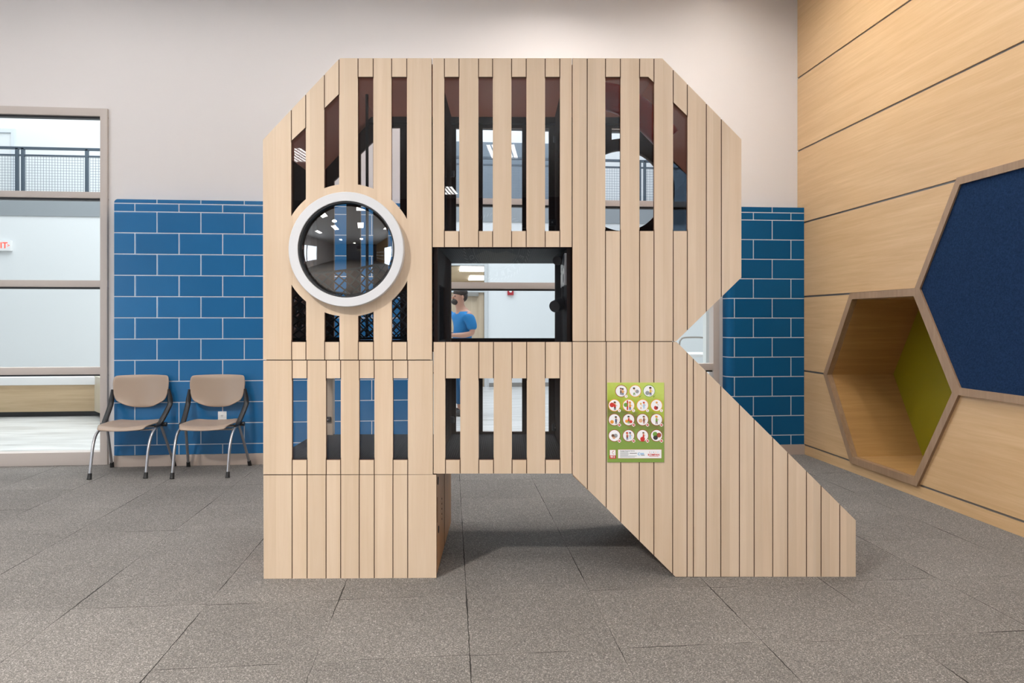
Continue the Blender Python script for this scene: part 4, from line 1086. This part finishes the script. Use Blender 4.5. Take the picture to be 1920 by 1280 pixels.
# ------------------------------------------------------------------ man in the atrium
def skin_mesh(name, verts, edges, radii, m, parent, root=0, sub=2):
    me = bpy.data.meshes.new(name); me.from_pydata(verts, edges, []); me.materials.append(m)
    o = bpy.data.objects.new(name, me); C.objects.link(o)
    o.modifiers.new('k', 'SKIN'); md = o.modifiers.new('s', 'SUBSURF'); md.levels = md.render_levels = sub
    for i, v in enumerate(me.skin_vertices[0].data):
        rr = radii[i]; v.radius = rr if isinstance(rr, tuple) else (rr, rr); v.use_root = (i == root)
    me2 = eval_mesh(o); kill(o); me2.name = name
    me2.materials.clear(); me2.materials.append(m)
    for p in me2.polygons: p.use_smooth = True
    o = bpy.data.objects.new(name, me2); C.objects.link(o); o.parent = parent; return o
mp = c2w((865-960)/1280*10.1, 10.1)
man = empty('person', (mp.x, mp.y, 0), -TH+radians(28), 'man with dark hair and beard in a blue t-shirt, arms folded, standing in the atrium', 'person')
man.scale = (1.045, 1.045, 1.045)
# he faces -x (left in the photo), x forward = -x
V = [(0, 0, 0.96), (0.01, 0, 1.10), (0.02, 0, 1.28), (0.02, 0, 1.43), (-0.005, 0, 1.51), (-0.035, 0, 1.58), (-0.040, 0, 1.67), (-0.025, 0, 1.735)]
Rr = [(0.15, 0.12), (0.14, 0.11), (0.165, 0.12), (0.13, 0.10), (0.058, 0.060), (0.070, 0.075), (0.088, 0.098), (0.070, 0.080)]
E = [(0, 1), (1, 2), (2, 3), (3, 4), (4, 5), (5, 6), (6, 7)]
for s in (-1, 1):
    i0 = len(V)
    V += [(0.03, s*0.18, 1.42), (0.06, s*0.225, 1.28), (0.06, s*0.245, 1.155), (-0.06, s*0.20, 1.13), (-0.17, s*0.09, 1.15+0.02*s), (-0.20, s*-0.02, 1.16+0.03*s)]
    Rr += [0.060, 0.050, 0.044, 0.040, 0.030, 0.026]
    E += [(3, i0)] + [(i0+k, i0+k+1) for k in range(5)]
    j0 = len(V)
    V += [(0, s*0.10, 0.88), (0.0, s*0.11, 0.50), (0.03, s*0.115, 0.10), (0.02, s*0.115, 0.05), (-0.12, s*0.12, 0.035)]
    Rr += [0.090, 0.062, 0.042, 0.040, 0.035]
    E += [(0, j0)] + [(j0+k, j0+k+1) for k in range(4)]
    # five fingers wrapped over the other arm
    if True:
        wv = len(V)
        for f in range(4):
            b0 = len(V)
            V += [(-0.215+0.002*f, s*-0.045, 1.185+0.03*s-0.018*f), (-0.222+0.004*f, s*-0.075, 1.180+0.03*s-0.018*f), (-0.205+0.003*f, s*(-0.102+0.006*abs(f-1)), 1.175+0.03*s-0.018*f)]
            Rr += [0.0095, 0.0085, 0.0075]; E += [(i0+5, b0), (b0, b0+1), (b0+1, b0+2)]
        b0 = len(V); V += [(-0.205, s*-0.03, 1.205+0.03*s), (-0.200, s*-0.06, 1.215+0.03*s)]; Rr += [0.011, 0.009]; E += [(i0+5, b0), (b0, b0+1)]
body = skin_mesh('body', V, E, Rr, M_skin, man)
mb = MB(); mb.sphere((-0.133, 0, 1.655), 0.018, (1.0, 0.7, 1.2)); mb.build('nose', M_skin, man)
mb = MB()
for s in (-1, 1): mb.sphere((-0.114, s*0.033, 1.678), 0.012, (0.7, 1, 0.8), 10)
mb.build('eyes', M_dark, man)
mb = MB()
for s in (-1, 1): mb.sphere((-0.022, s*0.096, 1.66), 0.028, (0.7, 0.35, 1.1), 10)
mb.build('ears', M_skin, man)
mb = MB(); mb.sphere((-0.012, 0, 1.728), 0.105, (1.02, 0.92, 0.62)); mb.sphere((0.028, 0, 1.680), 0.086, (0.72, 1.0, 0.95)); mb.build('hair', M_hair, man)
mb = MB(); mb.sphere((-0.096, 0, 1.598), 0.062, (0.85, 0.95, 0.72)); mb.build('beard', M_hair, man)
V = [(0.005, 0, 0.90), (0.01, 0, 1.08), (0.02, 0, 1.28), (0.02, 0, 1.41), (0.005, 0, 1.455)]; Rr = [(0.178, 0.150), (0.172, 0.140), (0.190, 0.145), (0.150, 0.125), (0.085, 0.088)]
E = [(0, 1), (1, 2), (2, 3), (3, 4)]
for s in (-1, 1):
    i0 = len(V); V += [(0.030, s*0.180, 1.41), (0.06, s*0.228, 1.28), (0.062, s*0.240, 1.19)]; Rr += [0.090, 0.076, 0.078]; E += [(3, i0), (i0, i0+1), (i0+1, i0+2)]
skin_mesh('t_shirt', V, E, Rr, M_shirt, man)
V = [(0.0, 0, 0.93)]; Rr = [(0.165, 0.138)]; E = []
for s in (-1, 1):
    i0 = len(V); V += [(0, s*0.10, 0.82), (0.0, s*0.11, 0.50), (0.03, s*0.115, 0.12)]; Rr += [0.115, 0.085, 0.068]; E += [(0, i0), (i0, i0+1), (i0+1, i0+2)]
skin_mesh('trousers', V, E, Rr, M_jeans, man)
for s in (-1, 1):
    mb = MB(); mb.sphere((-0.05, s*0.118, 0.045), 0.06, (2.3, 0.85, 0.75)); mb.build('shoe', M_shoe, man)
